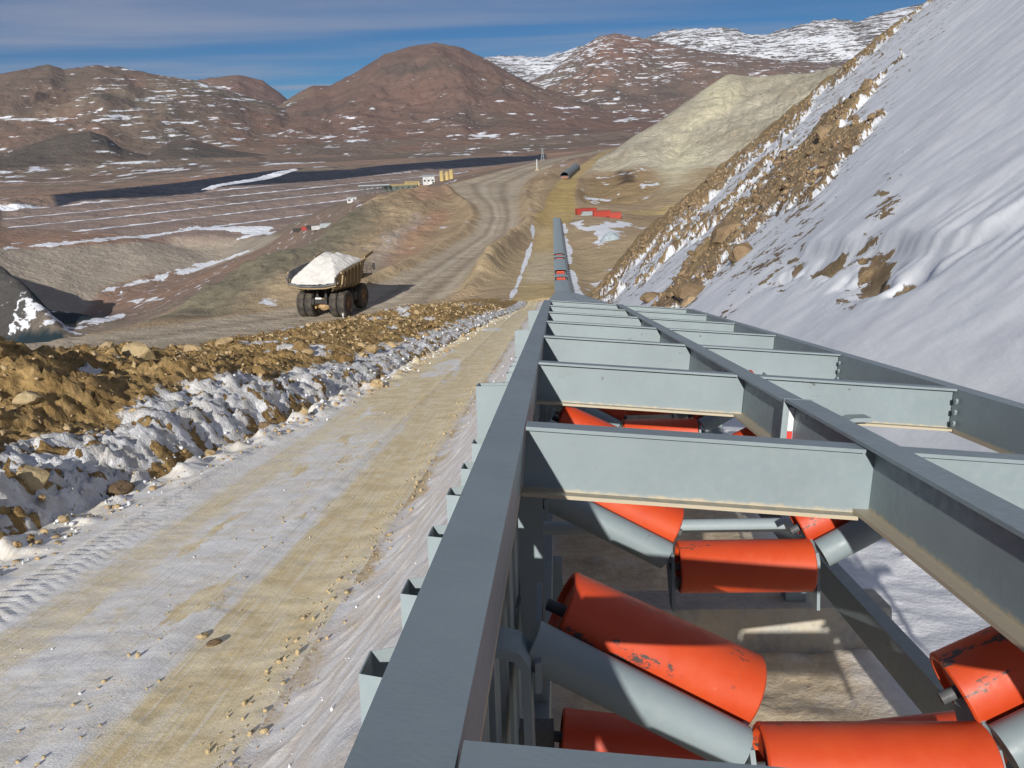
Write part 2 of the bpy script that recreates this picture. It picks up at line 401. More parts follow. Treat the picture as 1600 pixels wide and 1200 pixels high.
# low earth windrows along both edges of the haul road
bank = np.exp(-((edge - haul_w - 3.0) / 1.8) ** 2) * (1.5 + .6 * n_fine)
bank = bank * sst(60, 90, haul_run) * (1 - sst(330, 480, haul_run) * .6)
Zm = Zm * (1 - wr) + haul_z * wr + bank
# service road corridor beyond the hill foot
serv = [(to_xy(s, -2.6 if s < 100 else np.interp(s, [100, 230, 300], [-2.6, -1.5, 3]))) for s in (40, 95, 160, 235)] + [(18, 270), (22, 330), (33, 430), (52, 520), (76, 636), (110, 760)]
serv_d, serv_run, serv_side = polyline_dist(FX, FY, serv)
serv_w = np.interp(serv_run, [0, 55, 150, 200, 260, 400, 800], [2.6, 2.5, 2.6, 4.5, 5, 4, 4])
br_d, _, _ = polyline_dist(FX, FY, BRANCH_C)
z_serv = np.where(FY < 240, zroad(S), np.interp(FY, [240, 330, 430, 640], [-25.6, -25.8, -25.0, -19]))
ws = (1 - sst(0, 6, serv_d - serv_w)) * sst(60, 100, _R)
Zm = Zm * (1 - ws) + z_serv * ws
conv_d = np.abs(T - 0.4)
wc = (1 - sst(1.5, 4.5, conv_d)) * (1 - sst(236, 250, S)) * sst(60, 100, _R)
Zm = Zm * (1 - wc) + (zroad(S) + conv_off(S)) * wc
# hump of earth between the two roads
hump_line = [(-7, 118), (-1.5, 165), (6.5, 215), (9.5, 262), (13.5, 320), (18, 400), (27, 470)]
hump_d, hump_run, _ = polyline_dist(FX, FY, hump_line)
hw = np.interp(hump_run, [0, 100, 200, 300], [3.2, 2.8, 3.2, 5])
Zm = Zm + 2.1 * np.exp(-(hump_d / hw) ** 2) * (1 + 0.7 * n_fine) * sst(0, 30, hump_run)
# leach pad terraces
pad = in_poly(FX, FY, [(-720, 1180), (-600, 960), (-380, 900), (-240, 900), (-150, 900), (40, 1500), (110, 2000), (-290, 1760), (-660, 1250)])
# benches parallel to the foot of the liner
p_al = ((FX + 640) * .694 + (FY - 1218) * .721); p_dn = ((FX + 640) * .721 - (FY - 1218) * .694) + 5 * pn(FX / 70, FY / 70) + 9 * pn(FX / 260, FY / 260)
q = p_dn / 92.0; fr = q - np.floor(q)
terr = np.interp(p_al, [0, 1071], [-79, -68]) - 4.3 * (np.floor(q) + sst(.52, .92, fr))
wp = sst(0, 25, pad) * sst(-10, 5, p_dn)
Zm = Zm * (1 - wp) + terr * wp
# yellow dump: rills down its face
yh = in_poly(FX, FY, [(40, 470), (60, 500), (90, 540), (150, 595), (230, 600), (330, 600), (330, 500), (220, 440), (130, 400), (75, 425)])
wy = sst(-5, 30, yh)
Zm = Zm + wy * (3.4 * ridged((FX - FY * .3) / 20 + .4 * n_mid, FY / 45 + .4 * n_fine, 6, gain=.6) - 3.6) + (1 - wy) * 0
# gullies on the tan hill and the outcrop at the far left
hp0 = in_poly(FX, FY, [(-14, 470), (-26, 430), (-45, 380), (-62, 330), (-66, 250), (-70, 180), (-66, 120), (-38, 122), (-26, 140), (-20, 200), (-14, 250), (-20, 330), (-24, 400)])
Zm = Zm + sst(2, 12, hp0) * (1 - wr) * (1.3 * ridged((FX + .5 * FY) / 22, (FY - .5 * FX) / 30, 4) - 1.6 + .8 * ridged(FX / 7, FY / 9, 3))
Zm = Zm + sst(70, 30, np.hypot(FX + 372, FY - 536)) * (7 * ridged(FX / 30, FY / 30, 4) - 9)
Zk, lay = mountains(FX, FY)
wk = sst(2150, 2600, _R)
Zk = Zk * 1.0
FZ = np.where(_R > 2150, np.maximum(Zm - 40 * (1 - wk) * 0 - 60 * sst(2700, 4200, _R), Zk - 60 * (1 - wk)), Zm)
# near corridor and hillside take over close to the camera
zn, un = near_ground(S, T)
zn = zn - 5.5 * sst(7, 15, un) + 0.9 * sst(0.1, 0.8, un) * sst(15, 9, un)
wn_ = (1 - sst(84, 104, S)) * (1 - sst(13, 17, un))
FZ = FZ * (1 - wn_) + zn * wn_
ZH = hill(S, T)
is_hill = (ZH > FZ) & (S < 175) & (T > 2)
FZ = np.where(is_hill, ZH, FZ)
inA = (S > -8) & (S < 99.0) & (un < 15.0) & (T < 2.9)
inB = (S > -12) & (S < 150) & (T > 2.5) & (T < 138)
FZ0 = FZ.copy()
FZ = FZ - 1.2 * (inA | (inB & is_hill))

# ------------------------------------------------------------------ near sheets: service road, berm, ground under the conveyor, snow hillside
sA = np.concatenate([np.linspace(-8, 2.0, 20)[:-1], 2.0 + np.cumsum(np.maximum(0.035, 0.0065 * np.geomspace(3, 100, 610)))])
sA = np.concatenate([sA[sA < 99.0], [99.0]])
ub = np.concatenate([np.linspace(15, 9, 50)[:-1], np.linspace(9, 0.9, 150)[:-1], np.linspace(0.9, 0, 36)])      # distance left of the road edge
wt_ = np.concatenate([np.linspace(0, 1, 90)])
sg = np.linspace(-2.35, 2.9, 110)
Sb, Ub = np.meshgrid(sA, ub, indexing='ij')
teA = t_edge(sA)[:, None]
Tb = teA - Ub
Tr = teA + (-2.35 - teA) * wt_[None, :]; Sr = np.broadcast_to(sA[:, None], Tr.shape)
Tg = np.broadcast_to(sg[None, :], (len(sA), len(sg))); Sg = np.broadcast_to(sA[:, None], Tg.shape)

def berm_height(s, t):
    """ploughed snow wall along the road and the heaped rubble behind it"""
    u = t_edge(s) - t
    tp = (sst(98, 60, s) * .55 + .45) * (1 - .30 * sst(18, 30, s))
    wob = 0.35 * pn(s * .45, 1.5) + 0.20 * pn(s * 1.6, 4.1) + .12 * pn(s * 4.2, u * 2.0, 6.1)
    wall_h = (0.72 + 0.35 * pn(s * .23, 7.7) + .22 * pn(s * .9, 2.2)) * np.interp(s, [0, 14, 24, 45, 70], [1.1, 1.1, .8, .6, .4])
    wall = wall_h * sst(-0.05, 0.75, u + wob) 
    q1 = pn(s * 1.3, u * 1.3, 3.0) * .6; q2 = pn(s * 1.3, u * 1.3, 8.0) * .6
    lumps = .30 * np.abs(fbm(s * 1.35 + q1, u * 1.9 + q2, 5, gain=.62)) + .07 * ridged(s * 3.3 + q1, u * 4.1 + q2, 4, gain=.6) - .10 + .16 * np.abs(fbm(s * 5.5 + q1, u * 5.5, 3, z=2.0, gain=.6))
    flutes = lumps * sst(0, .22, u + wob) * sst(2.2, 1.1, u) + .16 * pn(s * 1.9, 3.7) * sst(.1, .6, u) * sst(1.6, .9, u)
    rub = (0.45 + 0.45 * pn(s * .16, 5.5) + 0.5 * pn(s * .11, u * .25) + .9 * np.exp(-((s - 14.5) / 3.2) ** 2 - ((u - 4.2) / 2.2) ** 2) + .5 * sst(45, 70, s)) * sst(1.0, 3.8, u) * sst(10.5, 6.5, u + 1.5 * pn(s * .2, 9.9))
    hum = (0.55 * fbm(s * .42, u * .42, 3) + 0.42 * np.abs(fbm(s * 1.1, u * 1.1, 4)) + .20 * ridged(s * 2.7, u * 2.7, 5, gain=.6) + .17 * np.abs(fbm(s * 5.5, u * 5.5, 4, gain=.6))) * sst(0.7, 2.2, u)
    drop = -5.5 * sst(8.5, 15, u)
    return (wall + flutes) * tp + (rub + hum) * tp + drop, wall
Hb, wallb = berm_height(Sb, Tb)
Zb = zroad(Sb) + Hb
def rut(t, c, w): return np.exp(-((t - c) / w) ** 2)
lump = 0.02 * fbm(Sr * 2.5, Tr * 2.5, 4) + 0.012 * fbm(Sr * 7, Tr * 7, 3)
tn = Tr + .10 * pn(Sr * .22, 3.1)
Zr = zroad(Sr) + lump * .55 - 0.035 * rut(tn, -3.0, .45) - 0.03 * rut(tn, -5.2, .4) + 0.04 * rut(tn, -3.75, .12) + .035 * rut(tn, -2.45, .14) + .05 * rut(tn, -6.25, .1)
# tyre lugs pressed into the snow at the left side of the road
ch = np.abs(tn + 6.02) ; lug = np.sin((Sr * 1.0 + np.abs(tn + 6.02) * .8) * 2 * math.pi / .17)
Zr = Zr + np.where(ch < .30, .012 * np.clip(lug * 2.2, -1, 1) * (1 + .8 * pn(Sr * .9, Tr * 1.2, 4.0)), 0) * sst(40, 18, Sr) * sst(.30, .26, ch)
spill = sst(1.0, 0.0, Tr - t_edge(Sr)) * np.clip(fbm(Sr * 1.1, Tr * 1.4, 4) + .15, 0, 1) * .34
Zr = Zr + spill * sst(0.0, 0.10, Tr - t_edge(Sr)) 
# make the wall meet the road edge
Zb[:, -1] = Zr[:, 0]
Zg = zroad(Sg) + sst(-2.35, -0.6, Tg) * conv_off(Sg) + (0.035 * fbm(Sg * 1.6, Tg * 1.6, 4) + .05 * np.clip(fbm(Sg * 3.1, Tg * 3.1, 4), 0, 1)) * sst(-2.35, -2.0, Tg)
Zg[:, 0] = Zr[:, -1]
def inter_xy(S_, T_): return to_xy(S_, T_)

# hillside sheet
sB = np.concatenate([np.linspace(-12, 2, 60)[:-1], 2 + np.cumsum(np.maximum(0.06, 0.0060 * np.geomspace(4, 150, 640)))]); sB = sB[sB < 150]
tB = np.concatenate([[2.5], 2.5 + np.cumsum(np.maximum(0.055, 0.0085 * np.geomspace(2.5, 140, 500)))]); tB = tB[tB < 138]
SB, TB = np.meshgrid(sB, tB, indexing='ij')
def rock_field(s, t):
    """where bare rock breaks the snow: bands that climb obliquely away from the road"""
    e1 = (2 * s + t) / 2.236; e2 = (-s + 2 * t) / 2.236
    n = 1.15 * fbm(e1 * .10, e2 * .36, 6, z=4.0, gain=.66) + .5 * fbm(e1 * .5, e2 * 1.1, 4, z=1.0)
    # obvious bands, measured across e2
    def band(c, w, lo, hi): return np.exp(-((e2 - c - .5 * pn(e1 * .1, c)) / w) ** 2) * sst(lo - 4, lo + 3, e1) * sst(hi + 6, hi - 3, e1)
    dens = -1.5 + 0.0 * s
    dens = dens + 1.38 * band(-7.2, 1.7, 24, 50) + 1.2 * band(-9.4, 1.3, 24, 36) + 1.45 * band(-1.9, .35, 14, 19) + 1.2 * band(-4.6, 1.2, 18, 34)
    rim = sst(50, 90, s + 1.2 * pn(t * .2, s * .1) * 6)
    dens = dens + 1.95 * rim + 1.22 * sst(32, 52, s) * sst(34, 6, t) + .75 * sst(24, 34, s) * sst(60, 40, s) * np.exp(-((e2 + 3.5 + .12 * e1) / 5) ** 2)
    dens = dens - 0.35 * sst(8, 16, t) * sst(60, 30, s)
    return n, dens
nB, dB = rock_field(SB, TB)
rockB = sst(-0.06, 0.10, nB + dB)
ZB = hill(SB, TB)
ZB = ZB + 0.30 * rockB * (0.5 + np.abs(fbm(SB * .7, TB * .7, 4)) * 1.6) * np.clip(SB / 30, .35, 1.6) + .22 * fbm(SB * .12, TB * .16, 4) + .05 * fbm(SB * .8, TB * .8, 4) * (1 - rockB) * sst(3, 4.5, TB)
# drift steps and the undercut ledge of icy snow
e1B = (2 * SB + TB) / 2.236; e2B = (-SB + 2 * TB) / 2.236
ledge_t = 5.35 + .40 * pn(SB * .45, 1.1) + .14 * pn(SB * 1.1, 2.1) + .04 * pn(SB * 3.1, 2.9)
ledge = sst(-.05, .10, TB - ledge_t) * sst(10.2, 11.2, SB) * sst(20.5, 17.5, SB) * sst(9.0, 6.0, TB)
ZB = ZB + .22 * ledge * (1 + .5 * pn(SB * .9, TB * .9, 7.0))
under = np.exp(-((TB - ledge_t + .45) / .30) ** 2) * sst(10.6, 11.6, SB) * sst(19.5, 17, SB)
under = under * sst(-.25, .2, fbm(SB * .8, TB * 1.6, 3, z=5.0))
ZB = ZB - .22 * under
rip = sst(13.2, 11.6, SB) * sst(7.5, 8.6, SB) * np.exp(-((TB - 5.2 - .05 * SB) / .8) ** 2)
_rs = SB + .35 * pn(SB * 1.3, TB * 1.3, 2.0) + .12 * pn(SB * 5, TB * 3, 6.0)
ZB = ZB + .013 * rip * np.sin(_rs * 2 * math.pi / .42) * (1 + 1.2 * pn(SB * 1.1, TB * 2.2, 9.0))
ZB = ZB - 0.4 * sst(2.6, 2.5, TB)
PAINT = {
 'liner': [(-696, 1318), (-655, 1423), (-606, 1544), (-563, 1650), (-500, 1800), (-425, 1850), (-430, 1760), (-354, 1790), (-252, 1840), (-125, 1971), (-8, 2076), (107, 2152), (103, 1990), (-20, 1800), (-134, 1730), (-285, 1640), (-384, 1530), (-480, 1450), (-560, 1380), (-640, 1218)],
 'liner_snow': [(-515, 1462), (-478, 1640), (-448, 1850), (-428, 1800), (-450, 1600), (-490, 1440)],
 'dam': [(-470, 770), (-439, 790), (-387, 862), (-338, 960), (-247, 905), (-205, 771), (-229, 767), (-300, 800), (-330, 770), (-351, 720), (-330, 640), (-360, 630), (-450, 640), (-520, 700)],
 'dam_snow': [(-468.1, 779.6), (-434.0, 853.3), (-374.4, 1009.0), (-267.5, 982.4), (-248.5, 910.1), (-361.3, 971.2), (-419.0, 821.9), (-458.2, 761.7)],
 'vsnow1': [(-356.3, 717.4), (-320.2, 782.7), (-302.1, 854.9), (-249.5, 826.3), (-231.5, 775.4), (-279.9, 807.9), (-308.8, 767.0), (-347.6, 703.3)],
 'vsnow2': [(-307.8, 656.6), (-256.9, 609.5), (-237.5, 575.4), (-280.0, 606.2)],
 'pond1': [(-300, 520), (-287, 500), (-266, 492), (-262, 520), (-275, 550)],
 'pond2': [(-345, 500), (-303, 486), (-278, 474), (-250, 458), (-235, 430), (-300, 420)],
 'green': [(-52, 127), (-62, 190), (-64, 230), (-60, 300), (-51, 300), (-46, 252), (-45, 203), (-42, 164), (-44, 150), (-46, 127)],
 'red1': [(-29.3, 189.4), (-30.3, 266.7), (-22.5, 302.2), (-18.2, 287.5), (-22.6, 227.3), (-24.4, 174.1)],
 'grey1': [(-29.5, 157.6), (-32.1, 220.3), (-29.6, 281.4), (-26.5, 274.8), (-28.8, 220.5), (-26.4, 157.5)],
 'redtop': [(-39.4, 356.7), (-22.5, 416.7), (-24.1, 327.8), (-33.1, 318.3)],
 'yb1': [(95.9, 507.0), (109.0, 506.8), (103.8, 450.5), (73.5, 356.1), (64.5, 342.2), (87.5, 452.8)],
 'yb2': [(152, 592), (140, 575), (113, 517), (125, 515), (146, 545)],
 'ybrown': [(56.0, 444.4), (67.7, 423.7), (69.5, 373.2), (55.8, 333.3), (35.2, 329.1), (25.2, 333.3), (43.7, 421.6)],
 'ydark': [(59.4, 437.3), (62.3, 419.7), (58.3, 386.5), (54.2, 390.8)],
 'flat_snow1': [(16.6, 228.8), (20.9, 248.4), (22.3, 216.8), (33.5, 244.0), (37.5, 239.8), (22.1, 170.5), (17.5, 153.3), (13.2, 139.6), (10.2, 117.5), (9.7, 128.6)],
 'flat_dirt': [(18.1, 206.7), (20.1, 195.8), (18.9, 174.8), (14.2, 139.0), (11.2, 129.0), (14.0, 168.3)],
 'snow_yh': [(70.3, 611.4), (64.6, 512.1), (58.5, 471.9), (54.5, 474.2)],
 'snow_r': [(35.6, 447.1), (39.6, 457.6), (32.0, 384.9), (28.7, 378.9)],
}
# paint

# ------------------------------------------------------------------ colours of the bare ground (what the earth itself is) and where snow lies
SNOW = np.array([.80, .82, .86])
colF = np.zeros(FX.shape + (3,)); snowF = np.full(FX.shape, 0.30)
def lay_on(c, m):
    global colF
    colF = colF * (1 - m[..., None]) + np.asarray(c) * m[..., None]
TANC = np.array([.36, .27, .172]); 
lay_on(TANC, np.ones(FX.shape))
v1 = fbm(FX / 55, FY / 55, 4, z=3.0); v2 = fbm(FX / 300, FY / 300, 4, z=7.0); v3 = fbm(FX / 900, FY / 900, 4, z=5.0)
lay_on([.40, .31, .19], sst(.05, .35, v1)); lay_on([.27, .20, .125], sst(-.1, -.4, v1) * .8)
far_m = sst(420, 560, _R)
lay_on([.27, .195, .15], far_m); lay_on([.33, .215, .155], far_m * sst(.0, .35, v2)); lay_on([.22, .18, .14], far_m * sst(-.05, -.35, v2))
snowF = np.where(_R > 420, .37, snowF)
m = in_poly(FX, FY, PAINT['dam']); dam_m = sst(-4, 8, m + 6 * v1); lay_on([.38, .325, .26], dam_m); snowF = snowF - .3 * dam_m
pad_m = sst(0, 30, pad + 20 * v2); lay_on([.275, .21, .18], pad_m); lay_on([.235, .185, .16], pad_m * sst(.1, .3, pn(FX / 260, FY / 260)))
snowF = np.where(pad_m > .5, .30 + .34 * np.maximum(sst(.90, .96, fr), sst(.10, .03, fr)), snowF)
ln = in_poly(FX, FY, PAINT['liner']); liner_m = sst(-6, 6, ln); lay_on([.030, .037, .055], liner_m); snowF = snowF * (1 - liner_m)
ls = in_poly(FX, FY, PAINT['liner_snow']); snowF = np.maximum(snowF, .8 * sst(-6, 4, ls + 5 * n_fine))
for k_, a_ in (('dam_snow', .62), ('vsnow1', .60), ('vsnow2', .58), ('snow_yh', .62), ('snow_r', .62), ('flat_snow1', .56)):
    q_ = in_poly(FX, FY, PAINT[k_]); w_ = 14 if k_ in ('dam_snow', 'vsnow1') else (4 if k_ == 'flat_snow1' else 6)
    snowF = np.maximum(snowF, a_ * sst(-w_, w_, q_ + w_ * .7 * n_fine))
q_ = in_poly(FX, FY, PAINT['flat_dirt']); snowF = snowF - .3 * sst(-3, 2, q_ + 2 * n_fine)
gr = sst(-14, 2, in_poly(FX, FY, PAINT['green']) + 6 * n_mid); lay_on([.17, .155, .11], gr * .9)
rd = sst(-5, 6, in_poly(FX, FY, PAINT['red1']) + 6 * n_fine); lay_on([.40, .235, .155], rd * .8)
g1 = sst(-4, 4, in_poly(FX, FY, PAINT['grey1']) + 3 * n_fine); lay_on([.36, .32, .27], g1 * .8)
rt = sst(-6, 4, in_poly(FX, FY, PAINT['redtop']) + 6 * n_fine); lay_on([.40, .25, .17], rt * .7)
ym = sst(-14, 6, yh + 8 * n_mid); lay_on([.43, .395, .305], ym); lay_on([.37, .325, .24], ym * sst(0, .4, v1))
for k_ in ('yb1', 'yb2'):
    yb = sst(-10, 8, in_poly(FX, FY, PAINT[k_]) + 10 * n_mid); lay_on([.56, .52, .37], yb * .85)
bm = sst(-6, 6, in_poly(FX, FY, PAINT['ybrown']) + 8 * n_mid); lay_on([.30, .215, .115], bm * .85)
yd = sst(-4, 2, in_poly(FX, FY, PAINT['ydark']) + 3 * n_fine); lay_on([.10, .07, .05], yd)
snowF = snowF - .15 * ym + .06 * bm
# outcrop at the far left and ponds
oc = sst(110, 60, np.hypot(FX + 352, FY - 520) + 25 * n_mid); lay_on([.09, .085, .08], oc); snowF = np.where(oc > .1, .34, snowF)
pond_m = np.zeros(FX.shape)
for k_ in ('pond1', 'pond2'): pond_m = np.maximum(pond_m, sst(-3, 2, in_poly(FX, FY, PAINT[k_]) + 3 * n_fine))
lay_on([.022, .04, .05], pond_m); snowF = np.where((in_poly(FX, FY, PAINT['pond1']) > -16) & (FX > -300), .56, snowF); snowF = np.where((in_poly(FX, FY, PAINT['pond2']) > -12) & (FX > -300), .52, snowF) * (1 - pond_m)
# roads
hr = sst(1.5, -1.0, edge - haul_w) * sst(0, 5, haul_run)
rel = haul_side * haul_d / haul_w
lay_on([.40, .335, .25], hr)
wt1 = np.exp(-((rel - .38) / .13) ** 2) + np.exp(-((rel + .42) / .14) ** 2) + .6 * np.exp(-((rel + .02) / .08) ** 2)
lay_on([.285, .235, .175], hr * np.clip(wt1 + .5 * v1, 0, 1) * .9); lay_on([.46, .40, .31], hr * np.exp(-((rel - .12) / .12) ** 2) * .7 + hr * .5 * np.exp(-((rel + .72) / .1) ** 2))
sr = sst(1.2, -.6, serv_d - serv_w + .7 * n_fine) * sst(60, 95, _R)
lay_on([.42, .32, .17], sr); lay_on([.46, .385, .265], sr * sst(.0, .4, v1 + .4 * n_fine) * sst(250, 140, _R)); lay_on([.44, .32, .13], sr * sst(190, 260, _R) * sst(480, 380, _R) * .8)
br = sst(1.0, -1.0, br_d - 4.5 + n_fine); lay_on([.43, .325, .165], br)
snowF = snowF * (1 - np.maximum(np.maximum(hr, sr), br)) + .12 * np.maximum(np.maximum(hr, sr), br)
# ploughed snow along the lower service road
sl = np.exp(-((serv_d - serv_w - .9) / .7) ** 2) * sst(60, 95, _R) * sst(255, 200, _R)
snowF = np.maximum(snowF, .62 * sl * (1 + .5 * n_fine))
snowF = snowF + .15 * sst(4, 7, T) * sst(30, 14, T) * sst(100, 115, S) * sst(225, 190, S) * sst(-.1, .15, n_mid)
sc_ = np.exp(-((T - 2.2) / 1.3) ** 2) * sst(245, 225, S) * sst(60, 95, _R); snowF = np.maximum(snowF, .58 * sc_ * (1 + .5 * n_fine))
# everything on the near flat is paler than the far valley
lift = np.where(_R < 2150, 1.22, 1.0)
# mountains
mt = sst(2150, 2700, _R)
el = FZ0 / np.maximum(_R, 1)
MC = {0: [.235, .165, .125], 1: [.26, .155, .125], 2: [.255, .155, .12], 3: [.245, .165, .13], 4: [.17, .14, .125], 5: [.16, .13, .105], -1: [.27, .195, .15]}
MS = {0: .395, 1: .37, 2: .36, 3: .425, 4: .50, 5: .365, -1: .41}
for i_, c_ in MC.items():
    mm = (lay == i_) & (_R > 2150)
    lay_on(c_, mm * mt); snowF = np.where(mm, MS[i_], snowF)
snowF = np.where((lay == 2) & (_R > 2150), .36 + .05 * sst(.05, .01, el), snowF)
pat = fbm(FX / 380, FY / 380, 5, z=9.0)
lay_on([.30, .17, .12], mt * sst(.10, .38, pat) * .75 * (lay != 4)); lay_on([.30, .235, .16], mt * sst(.08, .4, v3) * .6 * (lay != 4)); lay_on([.15, .125, .10], mt * sst(-.15, -.45, pat) * .65)
ld = mt * (lay == 3) * sst(5, 9, np.abs(np.degrees(_T) - 7.2) * -1 + 9.5) * sst(.055, .085, el); lay_on([.34, .17, .12], ld * .7)
snowF = snowF + np.where(_R > 2150, .10 * v3, .05 * v2)
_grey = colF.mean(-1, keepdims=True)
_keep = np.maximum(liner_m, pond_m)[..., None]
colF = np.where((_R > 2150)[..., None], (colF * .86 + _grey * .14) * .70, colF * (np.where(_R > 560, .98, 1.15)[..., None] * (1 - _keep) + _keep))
lay_on([.30, .215, .12], is_hill * 1.0)

def far_material(name):
    k = NT(name); P = k.obj()
    big = k.noise(P, .035, 5, .6); mid = k.noise(P, .35, 6, .62); fin = k.noise(P, 2.5, 5, .6)
    c = k.attr('Col', 'Color')
    f = k.math('ADD', k.math('ADD', k.math('MULTIPLY', big, .5), k.math('MULTIPLY', mid, .55)), k.math('MULTIPLY', fin, .35))
    c = k.mix(1.0, c, k.n('ShaderNodeCombineColor').outputs[0] if False else c)
    fac = k.rng(f, .40, 1.0, .62, 1.38, False)
    cc = k.n('ShaderNodeVectorMath', operation='SCALE'); k.l(c, cc.inputs[0]); k.l(fac, cc.inputs['Scale'])
    dist = k.n('ShaderNodeVectorMath', operation='LENGTH'); k.l(P, dist.inputs[0])
    farness = k.rng(dist.outputs['Value'], 300, 1800)
    s1 = k.noise(P, 1.0, 7, .62, stretch=(.0050, .0026, .050), rot=(0, 0, .12), dist=.5)
    s3 = k.noise(P, 1.0, 5, .6, stretch=(.020, .011, .11))
    s2 = k.noise(P, 1.0, 6, .6, stretch=(.10, .05, .25), dist=.3)
    sn = k.mixf(farness, s2, k.math('ADD', k.math('MULTIPLY', s1, .55), k.math('MULTIPLY', s3, .45)))
    g = k.math('ADD', k.attr('snow'), k.math('MULTIPLY', k.math('SUBTRACT', sn, .5), 1.15))
    m = k.rng(g, .475, .525)
    base = k.mix(m, cc.outputs[0], (.78, .80, .845, 1))
    h = k.math('ADD', k.math('MULTIPLY', mid, 1.0), k.math('MULTIPLY', fin, .3))
    nb = k.bump(h, k.rng(dist.outputs['Value'], 100, 900, .55, .25), 1.6)
    nb = k.bump(k.noise(P, .012, 6, .62), k.math('MULTIPLY', farness, .55), 60.0, nb)
    mdist = k.math('MULTIPLY', k.rng(dist.outputs['Value'], 150, 350), k.rng(dist.outputs['Value'], 1500, 700))
    nb = k.bump(k.noise(P, .11, 7, .66, dist=.6), k.math('MULTIPLY', mdist, .75), 5.0, nb)
    return k.fin(base, .95, nb, spec=.1)
M_FAR = far_material('bare_ground')

reg = np.zeros(FX.shape, int)      # which piece of the setting a point belongs to
reg[(wp > .5)] = 1; reg[liner_m > .5] = 2; reg[dam_m > .5] = 3
reg[(hr > .5)] = 4; reg[(sr > .5) | (br > .5)] = 5
reg[(ym > .5) | (bm > .5)] = 6
reg[pond_m > .5] = 7
hp = in_poly(FX, FY, [(-14, 470), (-26, 430), (-45, 380), (-62, 330), (-66, 250), (-70, 180), (-66, 120), (-38, 122), (-26, 140), (-20, 200), (-14, 250), (-20, 330), (-24, 400)])
reg[(hp > 0) & (hr < .5)] = 8
reg[_R > 2150] = 9
for i_ in (0, 1, 2, 3, 4, 5): reg[(_R > 2150) & (lay == i_)] = 10 + i_
reg[is_hill] = 16
RN = ['valley_ground', 'leach_pad', 'pond_liner', 'tailings_dam', 'haul_road', 'lower_road', 'yellow_spoil_hill', 'pond', 'tan_hill', 'plain', 'brown_mountain', 'red_mountain', 'domed_mountain', 'patchy_mountain', 'snowy_peaks', 'dark_foothill', 'hillside_back']
drop = ((S > -7) & (S < 98) & (un < 14) & (T < 2.8)) | ((S > -11) & (S < 148) & (T > 3) & (T < 135) & is_hill)
keep = ~(drop[:-1, :-1] & drop[1:, 1:] & drop[:-1, 1:] & drop[1:, :-1])
facereg = reg[:-1, :-1]
for i_, nm in enumerate(RN):
    mk = keep & (facereg == i_)
    if mk.any():
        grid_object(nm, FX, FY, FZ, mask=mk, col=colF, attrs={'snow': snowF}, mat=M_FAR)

# ------------------------------------------------------------------ near materials
def near_material(name, kind):
    k = NT(name); st = k.attr('st', 'Vector'); P = k.obj()
    sx = k.n('ShaderNodeSeparateXYZ'); k.l(st, sx.inputs[0]); s_, t_ = sx.outputs[0], sx.outputs[1]
    n_big = k.noise(P, .35, 5, .6); n_mid = k.noise(P, 2.2, 6, .62); n_fin = k.noise(P, 14, 6, .65); n_grit = k.noise(P, 60, 3, .6)
    return k, P, s_, t_, n_big, n_mid, n_fin, n_grit

